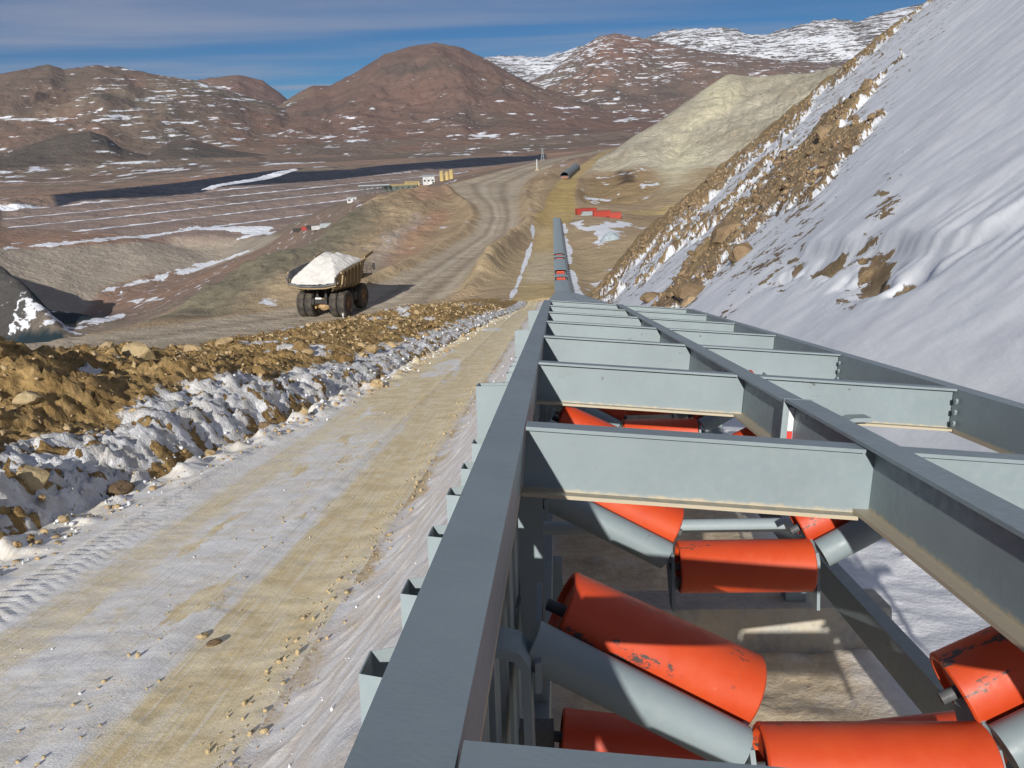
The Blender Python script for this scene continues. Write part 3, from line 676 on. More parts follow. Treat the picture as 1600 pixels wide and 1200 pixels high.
def road_material():
    k, P, s_, t_, nb, nm, nf, ng = near_material('road_surface', 'road')
    st = k.attr('st', 'Vector')
    along = k.noise(st, 1.0, 4, .6, stretch=(.25, 2.2, 1.0)); along2 = k.noise(st, 1.0, 6, .65, stretch=(.9, 9.0, 1.0))
    tt = k.math('ADD', t_, k.math('MULTIPLY', k.math('SUBTRACT', along, .5), .55))
    tt = k.math('ADD', tt, k.math('MULTIPLY', k.math('SUBTRACT', along2, .5), .22))
    ramp = k.n('ShaderNodeValToRGB'); k.l(k.rng(tt, -7.4, -2.2, 0, 1, False), ramp.inputs[0])
    stops = [(-7.3, .30), (-6.7, .14), (-6.25, .12), (-5.9, .04), (-5.7, .10), (-5.5, .52), (-5.15, .50), (-4.9, .16), (-4.3, .10), (-4.02, .22), (-3.9, .05), (-3.62, .08), (-3.46, .80), (-3.0, .92), (-2.62, .86), (-2.45, .62), (-2.2, .28)]
    e = ramp.color_ramp.elements
    while len(e) > 1: e.remove(e[-1])
    for i, (t, v) in enumerate(stops):
        p = (t + 7.4) / 5.2
        x = e[0] if i == 0 else e.new(p)
        x.position = p; x.color = (v, v, v, 1)
    d0 = ramp.outputs[0]
    # bare earth shows further along the road, and in patches in its middle
    patch = k.noise(st, 1.0, 5, .6, stretch=(.16, .5, 1.0), loc=(3.1, 0.4, 0))
    mid = k.math('MULTIPLY', k.rng(t_, -6.0, -5.2), k.rng(t_, -2.7, -3.6))
    far = k.math('MULTIPLY', k.rng(s_, 12, 24), k.rng(patch, .40, .49))
    d1 = k.math('MAXIMUM', d0, k.math('MULTIPLY', k.math('MULTIPLY', far, mid), 1.05))
    p2 = k.noise(st, 1.0, 6, .66, stretch=(.5, 1.5, 1.0), loc=(7.7, 1.3, 0), dist=.5)
    d1 = k.math('ADD', d1, k.math('MULTIPLY', k.math('MULTIPLY', k.rng(p2, .555, .64), k.math('MULTIPLY', k.rng(t_, -5.6, -4.8), k.rng(t_, -3.3, -3.9))), .75))
    fuzz = k.math('ADD', k.math('MULTIPLY', k.math('SUBTRACT', nf, .5), .9), k.math('MULTIPLY', k.math('SUBTRACT', nm, .5), .9))
    d = k.rng(k.math('ADD', d1, fuzz), .15, .68, 0, 1, False)
    dirt = k.mix(k.rng(nm, .35, .65), (.70, .56, .32, 1), (.84, .72, .48, 1))
    snow = k.mix(k.rng(nb, .35, .68), (.80, .77, .72, 1), (.87, .86, .84, 1))
    snow = k.mix(k.math('MULTIPLY', k.rng(nm, .4, .7), .35), snow, (.66, .56, .41, 1))
    streak = k.noise(st, 1.0, 5, .62, stretch=(.5, 26.0, 1.0))
    c = k.mix(d, snow, dirt)
    c = k.mix(k.math('MULTIPLY', k.rng(streak, .50, .66), .5), c, (.84, .80, .73, 1))
    c = k.mix(k.math('MULTIPLY', k.rng(streak, .47, .36), .24), c, (.50, .39, .22, 1))
    brown = k.math('MULTIPLY', k.rng(nf, .62, .74), .35)
    c = k.mix(brown, c, (.22, .15, .08, 1))
    h = k.math('ADD', k.math('MULTIPLY', nf, .6), k.math('ADD', k.math('MULTIPLY', ng, .35), k.math('MULTIPLY', streak, 1.6)))
    n1 = k.bump(h, .38, .035)
    return k.fin(c, .88, n1, spec=.2)
def shoulder_material():
    k, P, s_, t_, nb, nm, nf, ng = near_material('shoulder_snow', 'shoulder')
    fl = k.noise(P, 1.0, 6, .66, stretch=(1.4, .8, 1.4), dist=.9)
    dm = k.rng(k.math('ADD', fl, k.math('MULTIPLY', k.math('SUBTRACT', k.rng(t_, -1.9, -2.4), .35), .16)), .52, .66)
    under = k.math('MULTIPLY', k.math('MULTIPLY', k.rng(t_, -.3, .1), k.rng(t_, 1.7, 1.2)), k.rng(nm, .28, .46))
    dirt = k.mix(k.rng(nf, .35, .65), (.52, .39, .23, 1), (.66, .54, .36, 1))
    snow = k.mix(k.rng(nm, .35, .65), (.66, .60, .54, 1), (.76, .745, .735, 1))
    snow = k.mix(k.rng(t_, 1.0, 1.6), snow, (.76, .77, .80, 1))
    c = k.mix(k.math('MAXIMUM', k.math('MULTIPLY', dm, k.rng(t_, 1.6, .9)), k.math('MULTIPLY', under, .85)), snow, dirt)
    c = k.mix(k.math('MULTIPLY', k.rng(nf, .66, .74), .55), c, (.24, .15, .08, 1))
    n1 = k.bump(k.math('ADD', k.math('MULTIPLY', fl, 1.6), k.math('ADD', k.math('MULTIPLY', nf, .7), k.math('MULTIPLY', ng, .2))), .32, .05)
    return k.fin(c, .85, n1, spec=.2)
def berm_material():
    k, P, s_, t_, nb, nm, nf, ng = near_material('rubble', 'berm')
    v = k.voro(P, 4.5, 'Color'); vs = k.n('ShaderNodeSeparateColor'); k.l(v, vs.inputs[0])
    c = k.mix(k.rng(nm, .3, .7), (.27, .17, .065, 1), (.45, .31, .14, 1))
    c = k.mix(k.math('MULTIPLY', vs.outputs[0], .5), c, (.16, .10, .04, 1))
    c = k.mix(k.math('MULTIPLY', k.rng(nf, .58, .72), .6), c, (.50, .40, .22, 1))
    g = k.math('ADD', k.attr('snow'), k.math('ADD', k.math('MULTIPLY', k.math('SUBTRACT', nm, .5), .9), k.math('MULTIPLY', k.math('SUBTRACT', nf, .5), .55)))
    m = k.rng(g, .46, .54)
    sc = k.mix(k.rng(nm, .35, .62), (.78, .79, .82, 1), (.58, .56, .53, 1))
    sc = k.mix(k.math('MULTIPLY', k.rng(nf, .60, .70), .6), sc, (.30, .23, .15, 1))
    c = k.mix(m, c, sc)
    h = k.math('ADD', k.math('MULTIPLY', nm, 1.3), k.math('ADD', k.math('MULTIPLY', nf, .7), k.math('MULTIPLY', ng, .18)))
    h = k.math('ADD', h, k.math('MULTIPLY', k.voro(P, 5.5), k.math('SUBTRACT', 1.0, m)))
    n1 = k.bump(h, .75, .10)
    return k.fin(c, .9, n1, spec=.2)
def hillside_material():
    k, P, s_, t_, nb, nm, nf, ng = near_material('hillside_snow', 'hill')
    st = k.attr('st', 'Vector')
    rk = k.noise(st, 1.0, 7, .66, stretch=(.55, 1.6, 1.0), rot=(0, 0, .464), dist=.4); rk2 = k.noise(st, 1.0, 6, .65, stretch=(2.2, 6.0, 1.0), rot=(0, 0, .464))
    g = k.math('ADD', k.attr('rock'), k.math('ADD', k.math('MULTIPLY', k.math('SUBTRACT', rk, .5), k.mixf(k.attr('zone'), .6, 2.6)), k.math('MULTIPLY', k.math('SUBTRACT', rk2, .5), k.mixf(k.attr('zone'), .45, 2.2))))
    m = k.rng(g, .46, .54)
    r = k.mix(k.rng(nm, .3, .7), (.17, .115, .065, 1), (.31, .225, .135, 1))
    r = k.mix(k.math('MULTIPLY', k.rng(k.noise(P, .18, 4, .6), .45, .65), .6), r, (.37, .265, .13, 1))
    r = k.mix(k.math('MULTIPLY', k.rng(nf, .6, .72), .5), r, (.42, .34, .23, 1))
    r = k.mix(k.math('MULTIPLY', k.attr('rim'), .75), r, (.36, .255, .12, 1))
    s0 = k.mix(k.rng(nb, .3, .7), (.66, .685, .72, 1), (.72, .735, .76, 1))
    c = k.mix(m, s0, r)
    wind = k.noise(st, 1.0, 6, .6, stretch=(1.3, 6.0, 1.0), rot=(0, 0, .4), dist=.3)
    h = k.math('ADD', k.math('MULTIPLY', wind, k.mixf(m, .9, .5)), k.math('ADD', k.math('MULTIPLY', nf, k.mixf(m, .10, .8)), k.math('MULTIPLY', nm, k.mixf(m, .3, 1.6))))
    n1 = k.bump(h, k.mixf(m, .20, .85), .09)
    return k.fin(c, .8, n1, spec=.25)

nsB = fbm(Sb * .30, Ub * .45, 4, z=2.0)
snowb = .15 + .62 * sst(1.9, 1.0, Ub + .5 * pn(Sb * .8, 6.6)) * sst(-.35, .15, .16 + 1.1 * fbm(Sb * 2.0, Ub * 3.0, 5, z=1.1, gain=.6))
snowb = np.maximum(snowb, .66 * sst(.12, .32, nsB) * sst(1.2, 2.6, Ub))
snowb = snowb - .30 * sst(.40, .06, Ub) * sst(-.1, .25, pn(Sb * .5, 2.7)) - .12 * sst(.25, .0, Ub) 
snowb = np.where(Sb > 55, snowb - .12 * sst(1.0, 2.0, Ub), snowb)
xA, yA = to_xy(Sb, Tb); grid_object('rubble_berm', xA, yA, Zb, attrs={'snow': snowb}, uv=(Sb, Tb), mat=berm_material())
xA, yA = to_xy(Sr, Tr); grid_object('service_road', xA, yA, Zr, uv=(Sr, Tr), mat=road_material())
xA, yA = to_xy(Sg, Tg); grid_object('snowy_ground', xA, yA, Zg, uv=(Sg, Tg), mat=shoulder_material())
xA, yA = to_xy(SB, TB)
rimB = sst(60, 88, SB + 7 * pn(TB * .2, SB * .1))
rockA = .5 + (nB + dB) * 1.25 - .03
rockA = np.maximum(rockA, .30 + .45 * under + .5 * fbm(SB * 1.1, TB * 2.2, 3, z=8.0) * (under > .05))
rockA = np.where(ledge > .5, np.minimum(rockA, .38), rockA)
grid_object('snow_hillside', xA, yA, ZB, attrs={'rock': rockA, 'rim': rimB, 'zone': np.clip(dB + 1.35, 0, 1)}, uv=(SB, TB), mat=hillside_material())

# ------------------------------------------------------------------ object helpers
def empty(name, M, label=None, cat=None, group=None, parent=None):
    o = bpy.data.objects.new(name, None); COL.objects.link(o); o.empty_display_size = .2
    if parent is not None: o.parent = parent
    o.matrix_local = M if isinstance(M, Matrix) else Matrix.Translation(M)
    return tag(o, label, cat, group)
def part(name, me, parent=None, M=None, label=None, cat=None, group=None, kind=None):
    o = bpy.data.objects.new(name, me); COL.objects.link(o)
    if parent is not None: o.parent = parent
    if M is not None: o.matrix_local = M if isinstance(M, Matrix) else Matrix.Translation(M)
    return tag(o, label, cat, group, kind)
class MB:
    """collects shapes; mesh() turns them into one mesh"""
    def __init__(s): s.b = bmesh.new()
    def poly(s, pts, faces, smooth=False):
        v = [s.b.verts.new(p) for p in pts]
        for f in faces:
            try: fc = s.b.faces.new([v[i] for i in f]); fc.smooth = smooth
            except ValueError: pass
        return s
    def box(s, lo, hi, bev=0.0):
        x0, y0, z0 = lo; x1, y1, z1 = hi
        n0 = len(s.b.verts)
        s.poly([(x0, y0, z0), (x1, y0, z0), (x1, y1, z0), (x0, y1, z0), (x0, y0, z1), (x1, y0, z1), (x1, y1, z1), (x0, y1, z1)],
               [(3, 2, 1, 0), (4, 5, 6, 7), (0, 1, 5, 4), (1, 2, 6, 5), (2, 3, 7, 6), (3, 0, 4, 7)])
        if bev > 0:
            s.b.verts.ensure_lookup_table(); vs = s.b.verts[n0:]
            es = list({e for v in vs for e in v.link_edges})
            bmesh.ops.bevel(s.b, geom=es, offset=bev, segments=2, profile=.6, affect='EDGES')
        return s
    def extrude(s, prof, p0, p1, ex, ey, caps=True, smooth=False):
        """closed 2-D profile swept from p0 to p1; profile axes ex, ey"""
        p0, p1, ex, ey = Vector(p0), Vector(p1), Vector(ex), Vector(ey); n = len(prof)
        a = [p0 + ex * q[0] + ey * q[1] for q in prof]; b = [p1 + ex * q[0] + ey * q[1] for q in prof]
        f = [(i, (i + 1) % n, n + (i + 1) % n, n + i) for i in range(n)]
        if caps: f += [tuple(range(n - 1, -1, -1)), tuple(range(n, 2 * n))]
        return s.poly(a + b, f, smooth)
    def tube(s, pts, r, seg=12, caps=True, r2=None):
        pts = [Vector(p) for p in pts]; rings = []
        for i, p in enumerate(pts):
            d = (pts[min(i + 1, len(pts) - 1)] - pts[max(i - 1, 0)]).normalized()
            up = Vector((0, 0, 1)) if abs(d.z) < .9 else Vector((0, 1, 0))
            u = d.cross(up).normalized(); v = u.cross(d)
            rr = r if r2 is None else r + (r2 - r) * i / (len(pts) - 1)
            rings.append([p + (u * math.cos(2 * math.pi * k / seg) + v * math.sin(2 * math.pi * k / seg)) * rr for k in range(seg)])
        P = [q for ring in rings for q in ring]
        f = [(i * seg + k, i * seg + (k + 1) % seg, (i + 1) * seg + (k + 1) % seg, (i + 1) * seg + k) for i in range(len(pts) - 1) for k in range(seg)]
        n0 = len(s.b.faces); s.poly(P, f, True)
        if caps:
            s.poly(rings[0], [tuple(range(seg - 1, -1, -1))]); s.poly(rings[-1], [tuple(range(seg))])
        return s
    def lathe(s, prof, p0, ax, seg=32):
        """(distance along axis, radius) profile turned round an axis"""
        p0, ax = Vector(p0), Vector(ax).normalized(); up = Vector((0, 0, 1)) if abs(ax.z) < .9 else Vector((0, 1, 0))
        u = ax.cross(up).normalized(); v = u.cross(ax); n = len(prof)
        P = [p0 + ax * h + (u * math.cos(2 * math.pi * k / seg) + v * math.sin(2 * math.pi * k / seg)) * r for h, r in prof for k in range(seg)]
        f = [(i * seg + k, i * seg + (k + 1) % seg, (i + 1) * seg + (k + 1) % seg, (i + 1) * seg + k) for i in range(n - 1) for k in range(seg)]
        return s.poly(P, f, True)
    def mesh(s, name, mat, sharp=math.radians(35)):
        bmesh.ops.recalc_face_normals(s.b, faces=s.b.faces[:])
        me = bpy.data.meshes.new(name); s.b.to_mesh(me); s.b.free()
        for m in (mat if isinstance(mat, (list, tuple)) else [mat]): me.materials.append(m)
        try: me.set_sharp_from_angle(angle=sharp)
        except Exception: pass
        return me

# ------------------------------------------------------------------ materials of the made things
def steel_paint(name, base, dust_below=None, dusty=.07, chips=True):
    k = NT(name); P = k.obj(); W = k.n('ShaderNodeNewGeometry').outputs['Position']
    n1 = k.noise(W, 3.0, 5, .6); n2 = k.noise(W, 38, 4, .6); n3 = k.noise(W, 160, 2, .5)
    c = k.mix(k.rng(n1, .3, .7), tuple(np.array(base) * .93), tuple(np.minimum(np.array(base) * 1.06, 1)))
    c = k.mix(k.math('MULTIPLY', k.rng(n2, .45, .75), dusty), c, (.46, .42, .34, 1))
    if dust_below is not None:
        sp = k.n('ShaderNodeSeparateXYZ'); k.l(P, sp.inputs[0])
        lo = k.rng(k.math('ADD', sp.outputs[2], k.math('MULTIPLY', k.math('SUBTRACT', n2, .5), .025)), dust_below, dust_below - .014)
        c = k.mix(k.math('MULTIPLY', lo, .72), c, (.52, .42, .27, 1))
    if chips:
        sp_ = k.noise(W, 22, 3, .7); big = k.noise(W, 1.7, 2, .5)
        ch = k.math('MULTIPLY', k.rng(sp_, .66, .69), k.rng(big, .57, .66))
        c = k.mix(k.math('MULTIPLY', ch, .8), c, (.10, .085, .075, 1))
    ro = k.rng(n2, .3, .7, .42, .62)
    return k.fin(c, ro, k.bump(n3, .06, .004), spec=.45)
STEEL = steel_paint('blue_grey_paint', (.212, .262, .283), dust_below=-.172)
STEEL_P = steel_paint('blue_grey_paint_plain', (.222, .272, .293))
GALV = steel_paint('galvanised_sheet', (.27, .325, .345), dusty=.06, chips=False)
def roller_paint():
    k = NT('orange_roller_paint'); P = k.obj(); W = k.n('ShaderNodeNewGeometry').outputs['Position']
    n1 = k.noise(W, 4, 4, .6); n2 = k.noise(W, 30, 5, .7)
    oi = k.n('ShaderNodeObjectInfo').outputs['Random']
    c = k.mix(k.rng(n1, .3, .7), (.50, .050, .012, 1), (.56, .075, .016, 1))
    c = k.mix(k.math('MULTIPLY', oi, .35), c, (.42, .036, .014, 1))
    sc = k.noise(P, 1.0, 5, .75, stretch=(9, 9, 28)); msk = k.noise(P, 3.2, 2, .5)
    c = k.mix(k.math('MULTIPLY', k.rng(sc, .575, .63), k.rng(msk, .48, .56)), c, (.06, .045, .04, 1))
    c = k.mix(k.math('MULTIPLY', k.rng(n2, .66, .76), .18), c, (.55, .36, .24, 1))
    return k.fin(c, k.rng(n2, .3, .7, .38, .58), k.bump(n2, .08, .004), spec=.45)
ROLL = roller_paint()
def flat_mat(name, col, rough=.7, metal=0.0, var=.25, scale=6.0, spec=.3, dirt=None, dirt_amt=.4):
    k = NT(name); P = k.obj()
    n1 = k.noise(P, scale, 5, .62); n2 = k.noise(P, scale * 7, 4, .6)
    f = k.rng(k.math('ADD', k.math('MULTIPLY', n1, .6), k.math('MULTIPLY', n2, .4)), .32, .68)
    c = k.mix(f, tuple(np.array(col) * (1 - var)), tuple(np.minimum(np.array(col) * (1 + var), 1)))
    if dirt is not None: c = k.mix(k.math('MULTIPLY', k.rng(n1, .42, .66), dirt_amt), c, (*dirt, 1))
    return k.fin(c, rough, k.bump(n2, .2, .01), metal=metal, spec=spec)
DARKSTEEL = flat_mat('dark_steel', (.09, .095, .10), .5)
CONC = flat_mat('sleeper_concrete', (.40, .385, .35), .9, scale=5, dirt=(.46, .38, .25), dirt_amt=.5)
WIRE = flat_mat('rusty_wire', (.20, .15, .11), .6)
RED_TAPE = flat_mat('red_tape', (.60, .04, .03), .5, var=.08); WHITE_TAPE = flat_mat('white_tape', (.78, .78, .76), .5, var=.05)

# ------------------------------------------------------------------ belt conveyor: roof frame, idlers, siding, stringers
FV = Vector((0.05889858, 0.98503818, -0.16195908)).normalized()
XV = FV.cross(Vector((0, 0, 1))).normalized(); NV = XV.cross(FV)
MC_ = Matrix((XV, FV, NV)).transposed().to_4x4()       # local axes: across, along, up from the sloping bed
conv = empty('belt_conveyor', MC_ @ Matrix.Translation((.56, 1.0, -2.0)), 'blue grey steel conveyor frame without its belt, orange rollers showing between its beams', 'conveyor')
OFF = Vector((-.56, -1.0, 2.0))
def cl(a, s, n): return Vector((a, s, n)) + OFF          # along-bed coordinates from the eye -> conveyor local
TILT = math.radians(5.2)
MT = Matrix.Translation(cl(-.097, 0, -.416)) @ Matrix.Rotation(TILT, 4, 'Y')     # roof frame leans to the right
S_END = 11.72
BEAM_H = .20
def channel(w, h, tw, tf, left=True):
    """C section: web at x=0, toes towards -x (left) or +x"""
    g = -1 if left else 1
    pts = [(0, 0), (g * w, 0), (g * w, -tf), (g * tw, -tf), (g * tw, -h + tf), (g * w, -h + tf), (g * w, -h), (0, -h)]
    return pts if not left else pts[::-1]
def ibeam(w, h, tw, tf):
    a, b = w / 2, tw / 2
    return [(-a, 0), (a, 0), (a, -tf), (b, -tf), (b, -h + tf), (a, -h + tf), (a, -h), (-a, -h), (-a, -h + tf), (-b, -h + tf), (-b, -tf), (-a, -tf)]
CS = [.650, 2.245, 3.83, 5.38, 6.95, 8.52, 10.09, 11.66]
WC, WR = .955, 1.885          # centre beam and right beam, measured across the roof frame
def beam(prof, y0, y1, name): return MB().extrude(prof, (0, y0, 0), (0, y1, 0), (1, 0, 0), (0, 0, 1)).mesh(name, STEEL)
part('edge_beam', beam(channel(.092, BEAM_H, .010, .011, True), -.6, S_END, 'edge_beam'), conv, MT)
part('edge_beam', beam(channel(.092, BEAM_H, .010, .011, False), -.6, S_END, 'edge_beam'), conv, MT @ Matrix.Translation((WR, 0, 0)))
part('centre_beam', beam(ibeam(.092, BEAM_H - .004, .008, .010), 3.02, S_END - .01, 'centre_beam'), conv, MT @ Matrix.Translation((WC, 0, .004)))
part('centre_beam', beam(ibeam(.092, BEAM_H - .004, .008, .010), -.6, 2.99, 'centre_beam'), conv, MT @ Matrix.Translation((WC - .006, 0, .016)))
def cross_mesh(L, first):
    m = MB(); g = .0035
    prof = ibeam(.085, BEAM_H - .006, .008, .0105)
    tf = .0105; h = BEAM_H - .006
    # web and flanges; the flanges stop at the flange toes of the centre beam, the web runs on to its web
    m.box((g, -.004, -h + tf), (L - .006, .004, -tf))
    end = L - .049
    m.box((g, -.0425, -tf), (end, .0425, -.0005)); m.box((g, -.0425, -h), (end, .0425, -h + tf))
    return m.mesh('cross_beam', STEEL)
cm1 = cross_mesh(WC, True); 
def cross_mesh2(L):
    m = MB(); h = BEAM_H - .006; tf = .0105
    m.box((.006, -.004, -h + tf), (L - .0035, .004, -tf)); m.box((.049, -.0425, -tf), (L - .0035, .0425, -.0005)); m.box((.049, -.0425, -h), (L - .0035, .0425, -h + tf))
    return m.mesh('cross_beam', STEEL)
cm2 = cross_mesh2(WR - WC)
def end_member(x0, x1):
    return MB().box((x0, -.0425, -.011), (x1, .0425, -.0005)).box((x0, .030, -.085), (x1, .038, -.011)).mesh('end_angle', STEEL_P)
part('end_angle', end_member(.0035, WC - .05), conv, MT @ Matrix.Translation((0, CS[0], .002))); part('end_angle', end_member(WC + .05, WR - .0035), conv, MT @ Matrix.Translation((0, CS[0], .002)))
for s_ in CS[1:]:
    part('cross_beam', cm1, conv, MT @ Matrix.Translation((0, s_, .002)))
    part('cross_beam', cm2, conv, MT @ Matrix.Translation((WC, s_, .002)))
# splice of the centre beam, with its strip of red and white tape
sp = part('splice_plate', MB().box((-.052, -.006, -.195), (.052, .006, .016), .002).mesh('splice_plate', STEEL_P), conv, MT @ Matrix.Translation((WC, 3.005, 0)))
part('tape_strip', MB().box((-.030, -.0075, -.10), (-.012, -.0063, -.015)).mesh('tape_strip', WHITE_TAPE), sp, label='white part of the tape strip')
part('tape_strip', MB().box((-.030, -.0075, -.165), (-.012, -.0063, -.103)).mesh('tape_strip', RED_TAPE), sp, label='red part of the tape strip')
bolt_me = MB().lathe([(0, .0), (0, .013), (.010, .013), (.010, 0)], (0, 0, 0), (-1, 0, 0), 6).mesh('bolt', STEEL_P)
for s_ in CS[1:4]:
    for dz in (-.05, -.10, -.15):
        part('bolt', bolt_me, conv, MT @ Matrix.Translation((WR - .0105, s_ - .07, dz)))
# columns outside the left edge beam and under the right one
def column_mesh(h):
    m = MB(); w, d, t = .14, .10, .008
    m.extrude([(0, 0), (w, 0), (w, t), (t, t), (t, d - t), (w, d - t), (w, d), (0, d)], (0, 0, -h), (0, 0, 0), (1, 0, 0), (0, 1, 0))
    return m.mesh('column', STEEL_P)
colm = column_mesh(1.62)
for s_ in (.10, 3.28, 6.38, 9.45):
    part('column', colm, conv, Matrix.Translation(cl(-.335, s_, -.45)))
colr_ = column_mesh(1.45)
for s_ in (.10, 6.38, 9.45):
    c_ = part('column', colr_, conv, Matrix.Translation(cl(1.70, s_ , -.80)))
# upright angles from the stringers to the roof frame
upm = MB().extrude([(0, 0), (.075, 0), (.075, .008), (.008, .008), (.008, .06), (0, .06)], (0, 0, -.75), (0, 0, 0), (1, 0, 0), (0, 1, 0)).mesh('upright', STEEL_P)
for s_ in (2.43, 5.50, 8.66, 11.4):
    part('upright', upm, conv, Matrix.Translation(cl(-.135, s_, -.62)))
# corrugated siding: every folded rib is one sheet
def rib_mesh():
    m = MB(); t = .003
    outl = [(0.0, 0.0), (0.0, .09), (-.135, .135), (-.135, .215), (0.0, .265), (0.0, .352)]
    inl = [(x + t, y) for x, y in outl]
    n = len(outl)
    P = [(x, y, z) for z in (-1.40, 0) for x, y in outl + inl]
    f = []
    for i in range(n - 1):
        f += [(i, i + 1, 2 * n + i + 1, 2 * n + i), (n + i, 3 * n + i, 3 * n + i + 1, n + i + 1), (i, n + i, n + i + 1, i + 1), (2 * n + i, 2 * n + i + 1, 3 * n + i + 1, 3 * n + i)]
    f += [(0, 2 * n, 3 * n, n), (n - 1, 2 * n - 1, 4 * n - 1, 3 * n - 1)]
    return m.poly(P, f).mesh('siding_rib', GALV)
ribm = rib_mesh()
for i in range(32):
    s_ = .035 + i * .353
    if any(abs(s_ + .175 - c - .05) < .12 for c in (3.28, 6.38, 9.45)) and False: continue
    part('siding_rib', ribm, conv, Matrix.Translation(cl(-.194, s_, -.622 - .02 * random.random())))
part('siding_rail', MB().box((-.17, -.5, -.655), (-.155, S_END, -.615)).mesh('siding_rail', STEEL_P), conv, Matrix.Translation(cl(0, 0, 0)))
# stringers, tie tubes
strm = MB().extrude(channel(.06, .14, .007, .008, True), (0, -.3, 0), (0, S_END + .4, 0), (1, 0, 0), (0, 0, 1)).mesh('stringer', STEEL_P)
strm2 = MB().extrude(channel(.06, .14, .007, .008, False), (0, -.3, 0), (0, S_END + .4, 0), (1, 0, 0), (0, 0, 1)).mesh('stringer', STEEL_P)
part('stringer', strm, conv, Matrix.Translation(cl(-.055, 0, -1.33))); part('stringer', strm2, conv, Matrix.Translation(cl(1.155, 0, -1.33)))
for s_ in (3.22, 6.35, 9.45):
    part('tie_tube', MB().tube([(-.13, 0, 0), (1.19, 0, 0)], .027, 16).mesh('tie_tube', GALV), conv, Matrix.Translation(cl(0, s_, -1.02)))
    for a_ in (-.06, 1.16): part('foot', MB().box((-.05, -.05, -.27), (.05, .05, 0)).mesh('foot', STEEL_P), conv, Matrix.Translation(cl(a_, s_ + .9, -1.472)))
# troughing idlers: bent tube, brackets, three rollers
R_ROLL, L_ROLL = .085, .425
def roller_mesh(L, R=R_ROLL):
    m = MB()
    m.lathe([(-L / 2 + .012, 0), (-L / 2 + .012, R - .016), (-L / 2, R - .013), (-L / 2, R - .004), (-L / 2 + .004, R), (L / 2 - .004, R), (L / 2, R - .004), (L / 2, R - .013), (L / 2 - .012, R - .016), (L / 2 - .012, 0)], (0, 0, 0), (1, 0, 0), 40)
    nf_ = len(m.b.faces); m.tube([(-L / 2 - .028, 0, 0), (L / 2 + .028, 0, 0)], .013, 12)
    m.b.faces.ensure_lookup_table()
    for f_ in m.b.faces[nf_:]: f_.material_index = 1
    return m.mesh('roller', [ROLL, DARKSTEEL])
rollm = roller_mesh(L_ROLL); rollw = roller_mesh(.43); rollr = roller_mesh(.50, .068)
WANG = math.radians(26)
def idler_frame():
    m = MB(); ca, sa = math.cos(WANG), math.sin(WANG)
    # bent tube that carries the rollers, a little on the near side of them
    def arc(p, q, r, n=4): return [tuple(Vector(p).lerp(Vector(q), i / n)) for i in range(n + 1)]
    for g in (-1, 1): m.tube([(g * .655, .008, .258), (g * .250, .008, .036)], .047, 18)
    m.box((-.235, .0, -.080), (.235, .03, -.045))
    for g in (-1, 1):
        m.extrude([(-.035, -.14), (.035, -.14), (.16, .04), (.155, .10), (.12, .12), (.012, .045), (-.012, .045), (-.030, .02)], (g * .226, 0, 0), (g * .236, 0, 0), (0, 1, 0), (0, 0, 1))
        ox, oz = g * .632, .285
        m.extrude([(-.05, -.10), (.15, -.06), (.165, .02), (.145, .045), (.115, .045), (.0, -.02), (-.05, -.04)], (ox, 0, oz), (ox + g * .012, 0, oz - .004), (0, 1, 0), (0, 0, 1))
    return m.mesh('idler_tube', STEEL_P)
idm = idler_frame()
def bracket_mesh(g):
    """bent plate from the edge of the bed to the end of the idler tube"""
    m = MB(); x = g * .62
    o = [(x + g * .16, .27), (x + g * .085, .27), (x + g * .060, .262), (x + g * .048, .245), (x + g * .046, .02), (x + g * .12, -.10)]
    i_ = [(x + g * .125, -.105), (x + g * .030, .015), (x + g * .032, .25), (x + g * .050, .278), (x + g * .085, .288), (x + g * .16, .288)]
    m.extrude(o + i_, (0, -.085, 0), (0, .015, 0), (1, 0, 0), (0, 0, 1))
    return m.mesh('bracket', STEEL_P)
brl, brr = bracket_mesh(-1), bracket_mesh(1)
ISP, I0 = 1.115, 1.53
for k_ in range(-1, 9):
    T_ = Matrix.Translation(cl(.585, I0 + k_ * ISP, -.975))
    t_ = part('troughing_idler', idm, conv, T_)
    part('roller', rollm, t_, Matrix.Rotation(random.random() * 6, 4, 'X'))
    for g in (-1, 1):
        part('roller', rollw, t_, Matrix.Translation((g * .403, .13, .179)) @ Matrix.Rotation(-g * WANG, 4, 'Y') @ Matrix.Rotation(random.random() * 6, 4, 'X'))
    part('bracket', brl, t_); part('bracket', brr, t_)
# return idlers: two rollers in a shallow vee under the bed
VA = math.radians(7)
rfm = MB().box((-.62, -.03, -.10), (-.535, .03, .08)).box((.535, -.03, -.10), (.62, .03, .08)).box((-.014, -.02, -.16), (.014, .02, -.02)).box((-.62, -.025, -.185), (.62, .025, -.155)).mesh('return_idler', DARKSTEEL)
for s_ in (1.92, 4.95, 7.9, 10.9):
    t_ = part('return_idler', rfm, conv, Matrix.Translation(cl(.50, s_, -1.19)))
    for g in (-1, 1):
        part('roller', rollr, t_, Matrix.Translation((g * .27, 0, .018)) @ Matrix.Rotation(-g * VA, 4, 'Y'))

